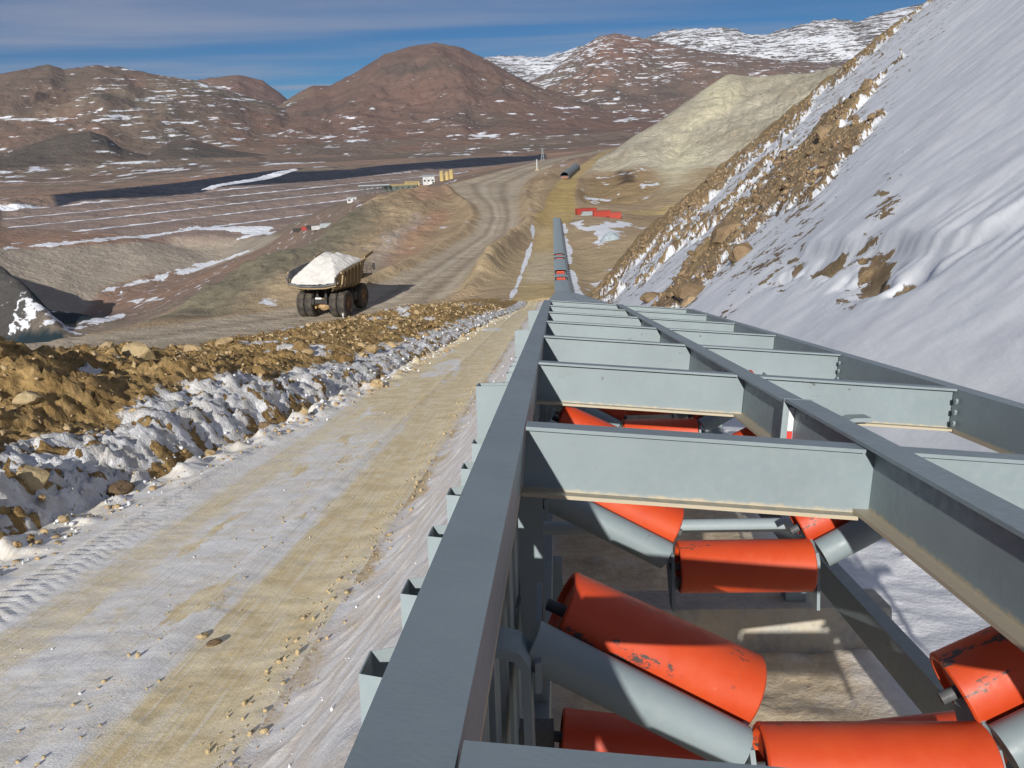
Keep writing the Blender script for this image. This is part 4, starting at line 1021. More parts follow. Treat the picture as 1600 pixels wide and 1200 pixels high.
# concrete sleepers lie on the ground under the conveyor
slm = MB().box((-.95, -.13, -.22), (.95, .13, .14), .025).mesh('concrete_sleeper', CONC)
SL = [('grey concrete sleeper nearest the camera under the orange rollers, wire loops on top', 4.12), ('concrete sleeper second along under the conveyor frame', 7.25), ('concrete sleeper third along under the conveyor frame, farthest of the three', 10.35)]
for lb, s_ in SL:
    q = MC_ @ Vector((.66, s_, -1.83))
    o = part('concrete_sleeper', slm, None, Matrix.Translation(q) @ MC_, lb, 'sleeper', 'concrete sleepers under the conveyor')
    for a_, h_ in ((-.70, .085), (-.53, .075)):
        m = MB(); m.tube([(-.055, 0, 0), (-.055, 0, h_ * .8), (-.03, .005, h_), (.03, .01, h_), (.055, .012, h_ * .8), (.058, .012, .01), (.075, .012, .0)], .006, 6)
        part('lifting_loop', m.mesh('lifting_loop', WIRE), o, Matrix.Translation((a_, -.04, .145)))

# ------------------------------------------------------------------ covered conveyor down the slope and across the flat
def cov_top(s): return np.where(s < 30, 0, 0) + zroad(s) + conv_off(s) + np.interp(s, [0, 12, 60, 95, 250], [1.05, 1.05, .95, 1.10, 1.10])
cover_me = MB()
cover_me.extrude([(-.95, -.16), (-.95, -.06), (-.62, .05), (-.02, .085), (-.02, .07), (.02, .07), (.02, .085), (.62, .05), (.95, -.06), (.95, -.16), (.92, -.16), (.92, -.08), (.6, .02), (0, .05), (-.6, .02), (-.92, -.08), (-.92, -.16)], (0, -1.46, 0), (0, 1.46, 0), (1, 0, 0), (0, 0, 1))
cover_me = cover_me.mesh('cover_panel', GALV)
sg_ = 12.3; p_ = to_xy(12.3, .58)
CVM = Matrix.Translation((p_[0], p_[1], float(cov_top(12.3)) - 1))
cv = empty('covered_conveyor', CVM, 'long grey covered conveyor running straight down the slope beside the service road', 'conveyor')
base_inv = CVM.inverted()
legm = MB().box((-.05, -.05, -1.25), (.05, .05, -.10)).mesh('leg', DARKSTEEL)
bedm = MB().box((-.80, -1.5, -.55), (.80, 1.5, -.46)).box((-.86, -1.5, -.52), (-.80, 1.5, -.20)).box((.80, -1.5, -.52), (.86, 1.5, -.20)).mesh('bed_frame', STEEL_P)
rid = roller_mesh(1.2, .085)
sidm = MB().box((.97, -.75, -.95), (1.30, .75, -.14), .03).mesh('shade_box', DARKSTEEL)  # dark block standing in for the shade in the side openings between posts
GAPS = {34, 35, 37, 38, 44, 46}
i_ = 0; s_ = 13.8
while s_ < 238:
    ds = .05; tc_ = np.interp(s_, [0, 60, 95, 240], [.58, .60, .62, .25])
    ang = math.atan2(float(cov_top(s_ + 1) - cov_top(s_ - 1)), 2.0)
    x_, y_ = to_xy(s_, tc_)
    M_ = base_inv @ Matrix.Translation((x_, y_, float(cov_top(s_)))) @ Matrix.Rotation(-PSI, 4, 'Z') @ Matrix.Rotation(ang, 4, 'X')
    part('bed_frame', bedm, cv, M_)
    if i_ in GAPS:
        for dy in (-.55, .55): part('roller', rid, cv, M_ @ Matrix.Translation((0, dy, -.13)))
    else: part('cover_panel', cover_me, cv, M_)
    part('shade_box', sidm, cv, M_)
    for g in (-1, 1): part('leg', legm, cv, M_ @ Matrix.Translation((g * .84, 0, -.02)))
    s_ += 2.98 * math.cos(ang); i_ += 1

# far stretch of round conveyor gallery where the road climbs away
A0, A1 = Vector((30.6, 428.5, -23.3)), Vector((41.5, 488.0, -21.9)); dr = (A1 - A0)
ga = empty('conveyor_gallery', A0 - Vector((0, 0, 1.6)), 'short dark grey half round conveyor gallery far off at the bend of the road', 'conveyor')
M_ = Matrix.Translation((0, 0, 1.6)) @ dr.to_track_quat('Y', 'Z').to_matrix().to_4x4()
hp_ = [(2.3 * math.cos(a), 2.0 * math.sin(a)) for a in np.linspace(math.pi, 0, 13)]; hp2 = [(x * .94, z * .94) for x, z in hp_[::-1]]
part('hood', MB().extrude(hp_ + hp2, (0, 0, 0), (0, dr.length, 0), (1, 0, 0), (0, 0, 1)).mesh('hood', flat_mat('gallery_sheet', (.17, .19, .20), .6)), ga, M_)
part('base_frame', MB().box((-2.3, 0, -1.5), (2.3, dr.length, -.02)).mesh('base_frame', DARKSTEEL), ga, M_)
part('end_guard', MB().box((-1.6, -.3, -1.3), (1.6, -.02, -.2), .05).mesh('end_guard', flat_mat('gallery_red', (.30, .14, .09))), ga, M_)

# ------------------------------------------------------------------ heights of the built sheets, for standing things on them
def z_far(x, y):
    th = math.degrees(math.atan2(x, y)); r = math.hypot(x, y)
    j = np.interp(th, TH, np.arange(len(TH))); i = np.interp(r, RR, np.arange(len(RR)))
    j0, i0 = int(min(j, len(TH) - 2)), int(min(i, len(RR) - 2)); a, b = i - i0, j - j0
    return float(FZ0[i0, j0] * (1 - a) * (1 - b) + FZ0[i0 + 1, j0] * a * (1 - b) + FZ0[i0, j0 + 1] * (1 - a) * b + FZ0[i0 + 1, j0 + 1] * a * b)
def bil(Z, i, j):
    i0 = np.clip(np.floor(i).astype(int), 0, Z.shape[0] - 2); j0 = np.clip(np.floor(j).astype(int), 0, Z.shape[1] - 2); a, b = i - i0, j - j0
    return Z[i0, j0] * (1 - a) * (1 - b) + Z[i0 + 1, j0] * a * (1 - b) + Z[i0, j0 + 1] * (1 - a) * b + Z[i0 + 1, j0 + 1] * a * b
def z_near(s, t):
    s = np.atleast_1d(np.asarray(s, float)); t = np.atleast_1d(np.asarray(t, float))
    i = np.interp(s, sA, np.arange(len(sA))); te = t_edge(s); u = te - t
    jb = np.interp(-u, -ub, np.arange(len(ub))); w = np.clip((t - te) / (-2.35 - te), 0, 1) * (len(wt_) - 1); jg = np.interp(t, sg, np.arange(len(sg)))
    return np.where(u > 0, bil(Zb, i, jb), np.where(t < -2.35, bil(Zr, i, w), bil(Zg, i, jg)))
def z_hill(s, t):
    i = np.interp(np.atleast_1d(s), sB, np.arange(len(sB))); j = np.interp(np.atleast_1d(t), tB, np.arange(len(tB)))
    return bil(ZB, i, j)

# ------------------------------------------------------------------ haul truck on the haul road
TAN_PAINT = flat_mat('dusty_truck_paint', (.34, .25, .135), .7, var=.22, scale=.8, dirt=(.25, .20, .14), dirt_amt=.7)
BODY_IN = flat_mat('worn_body_steel', (.10, .105, .115), .55, scale=.9, dirt=(.25, .22, .18), dirt_amt=.4)
TYRE = flat_mat('dusty_tyre', (.055, .05, .045), .9, scale=1.2, dirt=(.14, .115, .085), dirt_amt=.6)
RIM = flat_mat('dusty_rim', (.24, .15, .095), .8, scale=2)
AXLE = flat_mat('axle_paint', (.50, .34, .17), .7, scale=1.5, dirt=(.20, .15, .1), dirt_amt=.5)
LOADM = None
def load_mat():
    k = NT('crushed_ore'); P = k.obj(); n1 = k.noise(P, .9, 6, .65); n2 = k.noise(P, 7, 5, .65)
    c = k.mix(k.rng(n1, .3, .7), (.56, .54, .505, 1), (.70, .685, .65, 1))
    return k.fin(c, .95, k.bump(k.math('ADD', n1, n2), .5, .12), spec=.1)
LOADM = load_mat()
DARK = flat_mat('dark_machine', (.045, .043, .042), .7)
GLASS = flat_mat('cab_glass', (.02, .025, .03), .15, var=.1, spec=.6)
TX, TY = -25.1, 112.6
tz = z_far(TX, TY) + .02
TM = Matrix.Translation((TX, TY, tz)) @ Matrix.Rotation(-math.radians(13.0), 4, 'Z') @ Matrix.Rotation(math.radians(-.6), 4, 'X')
truck = empty('haul_truck', TM, 'huge dusty tan mining dump truck driving away along the haul road, heaped with pale ore', 'dump truck')
def tyre_mesh(R=1.80, W=1.08):
    m = MB(); h = W / 2
    m.lathe([(-h + .10, .98), (-h, 1.12), (-h - .02, 1.40), (-h + .05, 1.68), (-h + .16, R - .04), (-.10, R), (.10, R), (h - .16, R - .04), (h - .05, 1.68), (h + .02, 1.40), (h, 1.12), (h - .10, .98)], (0, 0, 0), (1, 0, 0), 40)
    for k in range(32):        # tread lugs
        a = 2 * math.pi * k / 32
        for g in (-1, 1):
            c, s_ = math.cos(a), math.sin(a); tn_ = Vector((0, -s_, c)); rd_ = Vector((0, c, s_))
            p = rd_ * (R - .03); x0, x1 = (g * .07, g * (h - .06))
            q = [Vector((x0, 0, 0)) + p + tn_ * (.09 + g * .05), Vector((x1, 0, 0)) + p + tn_ * (.09 - g * .10) - rd_ * .06, Vector((x1, 0, 0)) + p - tn_ * (.09 + g * .10) - rd_ * .06, Vector((x0, 0, 0)) + p - tn_ * (.09 - g * .05)]
            m.poly(q + [v + rd_ * .075 for v in q], [(4, 5, 6, 7), (0, 1, 5, 4), (1, 2, 6, 5), (2, 3, 7, 6), (3, 0, 4, 7)])
    return m.mesh('tyre', TYRE)
def rim_mesh(W=1.08):
    m = MB(); h = W / 2 - .06
    m.lathe([(-h, 1.0), (-h + .02, .92), (-h + .25, .86), (-h + .28, .45), (-h + .05, .40), (-h, 0)], (0, 0, 0), (1, 0, 0), 32)
    m.lathe([(h, 0), (h - .05, .40), (h - .28, .45), (h - .25, .86), (h - .02, .92), (h, 1.0)], (0, 0, 0), (1, 0, 0), 32)
    for k in range(12):
        a = 2 * math.pi * k / 12
        for g in (-1, 1): m.lathe([(0, 0), (0, .045), (g * .05, .045), (g * .05, 0)], (g * (h - .29), .64 * math.cos(a), .64 * math.sin(a)), (1, 0, 0), 6)
    return m.mesh('rim', RIM)
tym, rim = tyre_mesh(), rim_mesh()
for nm_, x, y in (('wheel', -2.95, 0), ('wheel', -1.78, 0), ('wheel', 1.78, 0), ('wheel', 2.95, 0), ('wheel', -2.75, 5.9), ('wheel', 2.75, 5.9)):
    w_ = empty('wheel', Matrix.Translation((x, y, 1.80)), parent=truck)
    part('tyre', tym, w_); part('rim', rim, w_)
# frame, rear axle, struts
m = MB()
for g in (-1, 1): m.box((g * .95 - .2, -1.9, 2.0), (g * .95 + .2, 8.2, 2.75), .04)
m.box((-.9, -1.6, 2.1), (.9, -1.1, 2.6), .03).box((-.9, 2.4, 2.1), (.9, 3.2, 2.7), .03).box((-1.6, 5.4, 1.5), (1.6, 6.4, 2.3), .1)
part('chassis', m.mesh('chassis', DARK), truck)
m = MB(); m.lathe([(-1.5, .55), (-.75, .62), (-.55, .80), (.55, .80), (.75, .62), (1.5, .55)], (0, 0, 1.75), (1, 0, 0), 20); m.lathe([(-.95, 0), (-.95, .38), (-.72, .60), (-.6, .78)], (0, 0, 1.75), (0, 1, 0), 18)
m.box((-1.15, -.9, 1.25), (-.95, -.5, 2.5), .03).box((.95, -.9, 1.25), (1.15, -.5, 2.5), .03)
part('axle_housing', m.mesh('axle_housing', AXLE), truck)
cylm = MB().tube([(0, -.2, 1.9), (0, .35, 3.9)], .16, 12).tube([(0, -.2, 1.9), (0, .12, 3.0)], .22, 12).mesh('hoist_cylinder', DARK)
for g in (-1, 1): part('strut', cylm, truck, Matrix.Translation((g * .62, -1.0, .1)))
for g in (-1, 1): part('hoist_cylinder', cylm, truck, Matrix.Translation((g * .7, 2.3, .3)))
part('tail_light_bar', MB().box((-.45, -2.02, 2.75), (.45, -1.88, 2.98), .02).mesh('tail_light_bar', WHITE_TAPE), truck)
# dump body, lofted shell with thickness
def body():
    m = MB()
    st_ = [   # y, half width of floor, floor z, half width at rim, rim z, chine z, chine half width
        (-3.35, 1.9, 4.72, 3.55, 6.05, 5.05, 3.30), (-2.2, 2.0, 4.45, 3.75, 6.55, 4.85, 3.45), (-.8, 2.1, 4.15, 3.80, 6.70, 4.65, 3.50), (1.5, 2.1, 3.75, 3.80, 6.85, 4.35, 3.50), (4.0, 2.1, 3.40, 3.80, 6.95, 4.10, 3.50), (5.2, 2.1, 4.4, 3.80, 7.0, 4.9, 3.55), (6.1, 2.1, 6.6, 3.80, 7.05, 6.7, 3.7)]
    rings = []
    for y, fw, fz, rw, rz, cz, cw in st_:
        o = [(-rw, rz), (-cw, cz), (-fw, fz), (0, fz - .06), (fw, fz), (cw, cz), (rw, rz)]
        i = [(rw - .16, rz), (cw - .16, cz + .12), (fw - .05, fz + .16), (0, fz + .10), (-fw + .05, fz + .16), (-cw + .16, cz + .12), (-rw + .16, rz)]
        rings.append([(x, y, z) for x, z in o + i])
    n = 14; P = [p for r in rings for p in r]
    f = [(i * n + k, i * n + (k + 1) % n, (i + 1) * n + (k + 1) % n, (i + 1) * n + k) for i in range(len(rings) - 1) for k in range(n)]
    f += [tuple(range(n - 1, -1, -1)), tuple((len(rings) - 1) * n + k for k in range(n))]
    m.poly(P, f)
    # canopy over the cab
    m.extrude([(-3.8, 0), (3.8, 0), (3.8, .16), (-3.8, .16)], (0, 6.0, 6.95), (0, 9.1, 7.35), (1, 0, 0), (0, 0, 1))
    for g in (-1, 1): m.extrude([(0, 0), (.14, 0), (.14, .42), (0, .42)], (g * 3.8 - .07, 6.0, 7.0), (g * 3.8 - .07, 9.1, 7.40), (1, 0, 0), (0, 0, 1))
    return m.mesh('dump_body', [TAN_PAINT, BODY_IN])
bm_ = body()
for p in bm_.polygons:         # inside of the body is bare worn steel
    c = p.center
    if p.normal.z > .25 and c.y < 6 and c.z < 7.0: p.material_index = 1
    if abs(c.x) < 3.7 and p.normal.x * c.x < -.05: p.material_index = 1
db = part('dump_body', bm_, truck)
lip = MB(); pts = [(-3.45, -3.42, 5.95), (-3.30, -3.45, 5.10), (-1.9, -3.48, 4.80), (0, -3.5, 4.74), (1.9, -3.48, 4.80), (3.30, -3.45, 5.10), (3.45, -3.42, 5.95)]
lip.tube(pts, .17, 8); part('tail_lip', lip.mesh('tail_lip', BODY_IN), db)
lip = MB(); lip.tube([(x * .97, y + .25, z - .30) for x, y, z in pts], .15, 8); part('tail_beam', lip.mesh('tail_beam', TAN_PAINT), db)
def side_rib(g, y):
    m = MB(); fz = float(np.interp(y, [-2.2, 1.5, 4], [4.8, 4.35, 4.1])); rz = float(np.interp(y, [-2.2, 1.5, 4], [6.4, 6.7, 6.8]))
    m.extrude([(-.16, 0), (.16, 0), (.12, .20), (-.12, .20)], (g * 3.50, y, fz), (g * 3.80, y + .05, rz), (0, 1, 0), (g, 0, 0))
    m.extrude([(-.16, 0), (.16, 0), (.12, .25), (-.12, .25)], (g * 2.1, y - .1, fz - .66), (g * 3.50, y, fz - .02), (0, 1, 0), (0, 0, -1))
    return m.mesh('side_rib', TAN_PAINT)
for y in (-1.9, -.7, .5, 1.7, 2.9, 4.1):
    for g in (-1, 1): part('side_rib', side_rib(g, y), db)
rail_ = MB().box((-.14, -3.2, -.16), (.14, 6.0, .16), .03)
for g in (-1, 1):
    m = MB(); m.extrude([(-.13, -.2), (.13, -.2), (.13, .10), (-.13, .10)], (g * 3.82, -2.4, 6.42), (g * 3.82, 6.0, 6.98), (1, 0, 0), (0, 0, 1)); part('top_rail', m.mesh('top_rail', TAN_PAINT), db)
# mud flaps, deck, cab, rails, mirror, grille
for g in (-1, 1): part('mud_flap', MB().box((g * 2.36 - .9, 1.95, 1.9), (g * 2.36 + .9, 2.02, 3.7)).mesh('mud_flap', DARK), truck)
part('deck', MB().box((-3.6, 5.2, 4.35), (3.6, 8.9, 4.6), .04).box((-1.5, 7.6, 2.2), (1.5, 9.0, 4.35), .1).mesh('deck', TAN_PAINT), truck)
cab_ = part('cab', MB().box((-3.2, 6.3, 4.62), (-1.3, 8.3, 6.55), .12).mesh('cab', TAN_PAINT), truck)
part('cab_window', MB().box((-3.05, 6.22, 5.5), (-1.45, 6.27, 6.35), .02).box((-1.29, 6.6, 5.5), (-1.25, 8.1, 6.35), .01).mesh('cab_window', GLASS), cab_)
m = MB()
for x, y in ((3.5, 5.3), (3.5, 7.1), (3.5, 8.8), (1.2, 8.8), (0, 8.8)): m.tube([(x, y, 4.6), (x, y, 5.75)], .035, 6)
for z in (5.2, 5.75): m.tube([(3.5, 5.3, z), (3.5, 8.8, z), (0, 8.8, z)], .035, 6)
part('handrail', m.mesh('handrail', AXLE), truck)
part('mirror', MB().tube([(3.5, 8.6, 5.4), (3.95, 8.6, 5.6)], .04, 6).box((3.85, 8.5, 5.1), (4.2, 8.62, 6.1), .03).mesh('mirror', DARK), truck)
part('air_cleaner', MB().lathe([(-.5, 0), (-.5, .45), (.5, .45), (.5, 0)], (2.3, 7.6, 5.1), (0, 0, 1), 16).mesh('air_cleaner', TAN_PAINT), truck)
part('fuel_tank', MB().box((1.9, 2.4, 1.7), (3.2, 4.0, 2.9), .15).mesh('fuel_tank', DARK), truck)
# the ore lies in the body: a heap of its own
def heap():
    N = 60; xs = np.linspace(-3.48, 3.48, N); ys = np.linspace(-3.1, 6.0, N); X, Y = np.meshgrid(xs, ys)
    edge_ = np.clip((3.62 - np.abs(X)) / 2.9, 0, 1); back = np.clip((Y + 3.2) / 4.4, 0, 1); fr_ = np.clip((6.2 - Y) / 3.0, 0, 1)
    rim_ = np.interp(Y, [-3.3, -2.2, 1.5, 6], [5.02, 5.25, 6.1, 6.7]) + .28 * (np.abs(X) / 3.5) ** 2
    k = np.minimum(np.minimum(edge_ * 1.05, back), fr_)
    k = k ** .92
    Z = rim_ - .25 + 2.75 * k * (1 - .16 * k) + .16 * fbm(X * 1.1, Y * 1.1, 4, z=3.0) + .14 * np.abs(pn(X * .8, Y * .8, 8.0)) - .3 * np.clip((np.abs(X) - 3.2) / .4, 0, 1)
    Z = Z - .25 * np.exp(-((X - .5) / .35) ** 2) * sst(.7, 1, k)
    return X, Y, Z
hx, hy, hz_ = heap()
o = grid_object('ore_heap', hx, hy, hz_, mat=LOADM, kind=None)
o.matrix_basis = TM
tag(o, 'pale grey white heap of crushed ore in the body of the mining truck', 'ore load')

# ------------------------------------------------------------------ rocks and clods
ROCK_M = []
def rock_material(name, a, b):
    k = NT(name); P = k.n('ShaderNodeNewGeometry').outputs['Position']; r_ = k.n('ShaderNodeObjectInfo').outputs['Random']
    n1 = k.noise(P, 3, 5, .6); n2 = k.noise(P, 18, 5, .65)
    c = k.mix(k.rng(k.math('ADD', k.math('MULTIPLY', n1, .6), k.math('MULTIPLY', r_, .4)), .3, .75), a, b)
    c = k.mix(k.math('MULTIPLY', k.rng(n2, .6, .72), .5), c, (.50, .42, .28, 1))
    return k.fin(c, .9, k.bump(k.math('ADD', n1, n2), .6, .04), spec=.2)
RK = rock_material('rubble_rock', (.20, .125, .05, 1), (.44, .33, .19, 1)); RKT = rock_material('tan_rock', (.38, .29, .16, 1), (.50, .40, .24, 1)); RKD = rock_material('dark_rock', (.11, .075, .045, 1), (.22, .15, .09, 1)); RKH = rock_material('hill_rock', (.16, .11, .065, 1), (.33, .235, .14, 1))
SNOWC = flat_mat('ploughed_snow', (.66, .66, .68), .85, var=.08, spec=.2)
def rock_mesh(name, sub, seed, mat, jag=.35, flat_=1.0):
    rs = np.random.RandomState(seed); b = bmesh.new(); bmesh.ops.create_icosphere(b, subdivisions=sub, radius=1.0)
    d = [Vector(rs.normal(size=3)).normalized() for _ in range(9)]; h = rs.uniform(.62, .95, 9); off = rs.uniform(0, 50, 3)
    sc_v = rs.uniform(.75, 1.25, 3)
    for v in b.verts:
        p = v.co.copy()
        for dd, hh in zip(d, h):       # cut flat faces
            e = p.dot(dd) - hh
            if e > 0: p -= dd * e * .95
        nz = float(pn(p.x * 1.7 + off[0], p.y * 1.7 + off[1], p.z * 1.7 + off[2]))
        p *= 1 + jag * nz
        v.co = Vector((p.x * sc_v[0], p.y * sc_v[1], p.z * sc_v[2] * flat_))
    me = bpy.data.meshes.new(name); b.to_mesh(me); b.free(); me.materials.append(mat)
    return me
RMS = [rock_mesh('loose_rock', 2, 20 + i, RK, .55) for i in range(6)]
RMT = [rock_mesh('loose_rock', 3, 40 + i, RKT, .25) for i in range(2)]; RMD = rock_mesh('dark_rock', 3, 60, RKD, .3)
RMH = [rock_mesh('hill_rock', 2, 70 + i, RKH, .4, .7) for i in range(5)]
def rmat(p, r, rs, sink=.25):
    e = Matrix.Rotation(rs.uniform(0, 6.28), 4, 'Z') @ Matrix.Rotation(rs.uniform(-.5, .5), 4, 'X')
    sc3 = Matrix.Diagonal((r * rs.uniform(.8, 1.25), r * rs.uniform(.8, 1.25), r * rs.uniform(.65, 1.0), 1))
    return Matrix.Translation((p[0], p[1], p[2] + r * (.55 - sink))) @ e @ sc3
rs = np.random.RandomState(5)
def on_near(s, t): x, y = to_xy(s, t); return (x, y, float(z_near(s, t)[0]))
def on_hill(s, t): x, y = to_xy(s, t); return (x, y, float(z_hill(s, t)[0]))
SPECIAL = [
    (10.9, -7.75, .24, RMT[0], 'tan_boulder', 'broad flat tan boulder lodged on top of the snow wall, dark on its right side', 'boulder'),
    (13.6, -9.4, .28, RMT[1], 'tan_boulder', 'rounded grey tan boulder on the rubble just behind the snow wall', 'boulder'),
    (19.5, -10.4, .34, RMT[0], 'tan_boulder', 'pale tan blocky boulder with a dark right face amid the brown rubble mound', 'boulder'),
    (12.2, -7.25, .22, RMD, 'dark_rock', 'dark brown rock sticking out of the face of the snow wall', 'rock'),
    (17.6, -6.75, .20, RMD, 'dark_rock', 'dark brown rock at the foot of the snow wall beside tyre marks', 'rock'),
    (6.71, -3.35, .055, RMD, 'road_stone', 'small dark stone lying in the middle of the icy service road', 'stone'),
    (6.85, -3.52, .055, RMT[1], 'road_stone', 'small pale stone next to a dark stone on the icy road', 'stone'),
]
for s_, t_, r_, me, nm, lb, ct in SPECIAL:
    part(nm, me, None, rmat(on_near(s_, t_), r_, rs, .3), lb, ct)
# the larger loose rocks, each its own
ROCK_LB = [['brown loose rock at the foot of the nearest stretch of the snow wall', 'brown loose rock at the foot of the snow wall halfway to the truck', 'small brown rock at the foot of the far low end of the snow wall'],
           ['brown rock on the rubble just behind the nearest stretch of the snow wall', 'brown rock just behind the snow wall halfway to the truck', 'small brown rock just behind the far low end of the snow wall'],
           ['brown rock on the back of the nearest rubble mound at the left edge', 'brown rock on the back of the rubble berm in front of the valley', 'small brown rock on the far rubble berm in front of the haul road']]
n = 0
while n < 190:
    s_ = 7.5 + 48 * rs.rand() ** 1.7; u = rs.choice([rs.uniform(1.2, 9.0), rs.uniform(1.0, 5.0), rs.uniform(-.75, .25)], p=[.45, .42, .13]); t_ = float(t_edge(s_)) - u
    r_ = float(np.clip(.05 + .075 * rs.gamma(1.1, .8), .05, .26)) * (.6 if u < .3 else 1) * (.75 + .01 * s_)
    part('loose_rock', RMS[rs.randint(6)], None, rmat(on_near(s_, t_), r_, rs), ROCK_LB[0 if u < .4 else (1 if u < 3 else 2)][0 if s_ < 16 else (1 if s_ < 28 else 2)], 'rock', 'loose rocks along the rubble berm'); n += 1
def scatter(name, items, mats, kind='stuff', label=None, seed=3):
    """many small lumps joined into one mesh"""
    rs = np.random.RandomState(seed); b = bmesh.new(); bmesh.ops.create_icosphere(b, subdivisions=1, radius=1.0); b.verts.ensure_lookup_table()
    V = np.array([v.co for v in b.verts]); F = np.array([[v.index for v in f.verts] for f in b.faces]); b.free()
    protos = []
    for k in range(10):
        Q = V.copy()
        for _ in range(7):
            dd = rs.normal(size=3); dd /= np.linalg.norm(dd); e = Q @ dd - rs.uniform(.30, .75); Q -= np.outer(np.clip(e, 0, None), dd)
        Q *= rs.uniform(.7, 1.3, 3); protos.append(Q * (1 + rs.uniform(-.12, .12, (len(Q), 1))))
    Vs, Fs = [], []
    for i, (x, y, z, r) in enumerate(items):
        a = rs.uniform(0, 6.28); c, s_ = math.cos(a), math.sin(a); Q = protos[rs.randint(10)] @ np.array([[c, s_, 0], [-s_, c, 0], [0, 0, 1]]).T
        Vs.append(Q * r + np.array([x, y, z + r * .25])); Fs.append(F + i * len(V))
    Vs = np.concatenate(Vs); Fs = np.concatenate(Fs)
    me = bpy.data.meshes.new(name); me.vertices.add(len(Vs)); me.vertices.foreach_set('co', Vs.astype(np.float32).ravel())
    me.loops.add(Fs.size); me.loops.foreach_set('vertex_index', Fs.astype(np.int32).ravel()); me.polygons.add(len(Fs)); me.polygons.foreach_set('loop_start', np.arange(0, Fs.size, 3, dtype=np.int32))
    me.update(calc_edges=True); me.materials.append(mats)
    o = bpy.data.objects.new(name, me); COL.objects.link(o); o['kind'] = kind
    return o
def near_items(n, fs, fu, fr_, seed, ok=None):
    rs = np.random.RandomState(seed); s = fs(rs, n); u = fu(rs, n); t = t_edge(s) - u; z = z_near(s, t); x, y = to_xy(s, t); r = fr_(rs, n) * (0.7 + s / 80)
    m = np.ones(n, bool) if ok is None else ok(s, u, t)
    return list(zip(x[m], y[m], z[m], r[m]))
it = near_items(7500, lambda r, n: 6.5 + 75 * r.rand(n) ** 1.6, lambda r, n: r.uniform(1.1, 10.5, n), lambda r, n: np.clip(.02 + .025 * r.gamma(1.1, 1, n), .015, .12), 21, lambda s, u, t: (fbm(s * .30, u * .45, 4, z=2.0) < .22) & (fbm(s * .8, u * .8, 3, z=6.0) > -.18))
scatter('rubble_clods', it, RK, seed=4)
it = near_items(650, lambda r, n: 5.5 + 60 * r.rand(n) ** 1.4, lambda r, n: r.normal(-.15, .30, n), lambda r, n: np.clip(.012 + .017 * r.gamma(1.0, 1, n), .01, .08), 22)
scatter('snow_chunks', it, SNOWC, seed=5)
it = near_items(160, lambda r, n: 16 + 62 * r.rand(n) ** 1.2, lambda r, n: r.uniform(.0, 1.5, n), lambda r, n: np.clip(.02 + .02 * r.gamma(1.0, 1, n), .02, .07), 25)
scatter('snow_wall_lumps', it, SNOWC, seed=9)
it = near_items(500, lambda r, n: 5.5 + 40 * r.rand(n) ** 1.6, lambda r, n: r.uniform(-.8, .2, n), lambda r, n: np.clip(.015 + .02 * r.gamma(1.1, 1, n), .012, .09), 23)
scatter('foot_gravel', it, RK, seed=6)
def road_items(n, seed, tc, w, rmin, rg):
    rs = np.random.RandomState(seed); s = 3.4 + 26 * rs.rand(n) ** 1.5; t = rs.normal(tc, w, n); z = z_near(s, t); x, y = to_xy(s, t); r = np.clip(rmin + rg * rs.gamma(1.1, 1, n), rmin, .05)
    return list(zip(x, y, z, r))
scatter('road_gravel', road_items(650, 31, -2.45, .16, .006, .009) + road_items(260, 32, -3.9, .25, .006, .007), RKT, seed=7)
scatter('road_snow_bits', road_items(50, 33, -4.4, .7, .005, .005) + road_items(70, 34, -1.9, .35, .006, .008), SNOWC, seed=8)
# rocks that break the snow of the hillside
HR = [((25.2, 4.15, .62), 'brown boulder low on the snow slope just above the far end of the conveyor frame'), ((24.6, 3.9, .40), 'smaller brown boulder touching the large one low on the snow slope'),
      ((33.1, 3.75, .42), 'lone pointed brown boulder low on the snow slope nearest the far conveyor'), ((39.2, 12.1, .62), 'dark topped brown boulder standing alone high in the middle of the snow slope'),
      ((32.4, 6.5, .75), 'broad brown outcrop boulder in the middle of the rocky band'), ((25.4, 5.6, .55), 'brown boulder at the lower end of the rocky band')]
for (s_, t_, r_), lb in HR: part('hill_boulder', RMH[rs.randint(5)], None, rmat(on_hill(s_, t_), r_, rs, .45), lb, 'boulder')
wgt = (np.clip(rockB, 0, 1) ** 2 * (SB < 74) * (TB > 3) * (TB < 32) * (SB > 10)).ravel() * (np.gradient(sB)[:, None] * np.gradient(tB)[None, :]).ravel() / (4 + SB.ravel())
wgt = wgt / wgt.sum(); pick = np.random.RandomState(9).choice(wgt.size, 3300, p=wgt)
xB_, yB_ = to_xy(SB.ravel()[pick], TB.ravel()[pick]); zB_ = ZB.ravel()[pick]; rB_ = np.clip(.03 + .045 * np.random.RandomState(10).gamma(1.0, 1, 3300), .025, .26) * (.4 + SB.ravel()[pick] / 90)
order = np.argsort(-rB_ / SB.ravel()[pick])
for k in order[:70]:
    part('hill_rock', RMH[k % 5], None, rmat((xB_[k], yB_[k], zB_[k]), float(rB_[k]) * 1.15, rs, .4), ('brown rock in the bare rim of the snow slope beside the far flat' if SB.ravel()[pick][k] > 52 else ('brown rock in the rocky band midway up the snow slope' if TB.ravel()[pick][k] > 7 else 'brown rock low on the snow slope near the end of the conveyor frame')), 'rock', 'rocks in the snowy hillside')
k = order[70:]; scatter('hillside_stones', list(zip(xB_[k], yB_[k], zB_[k], rB_[k])), RKH, seed=12)

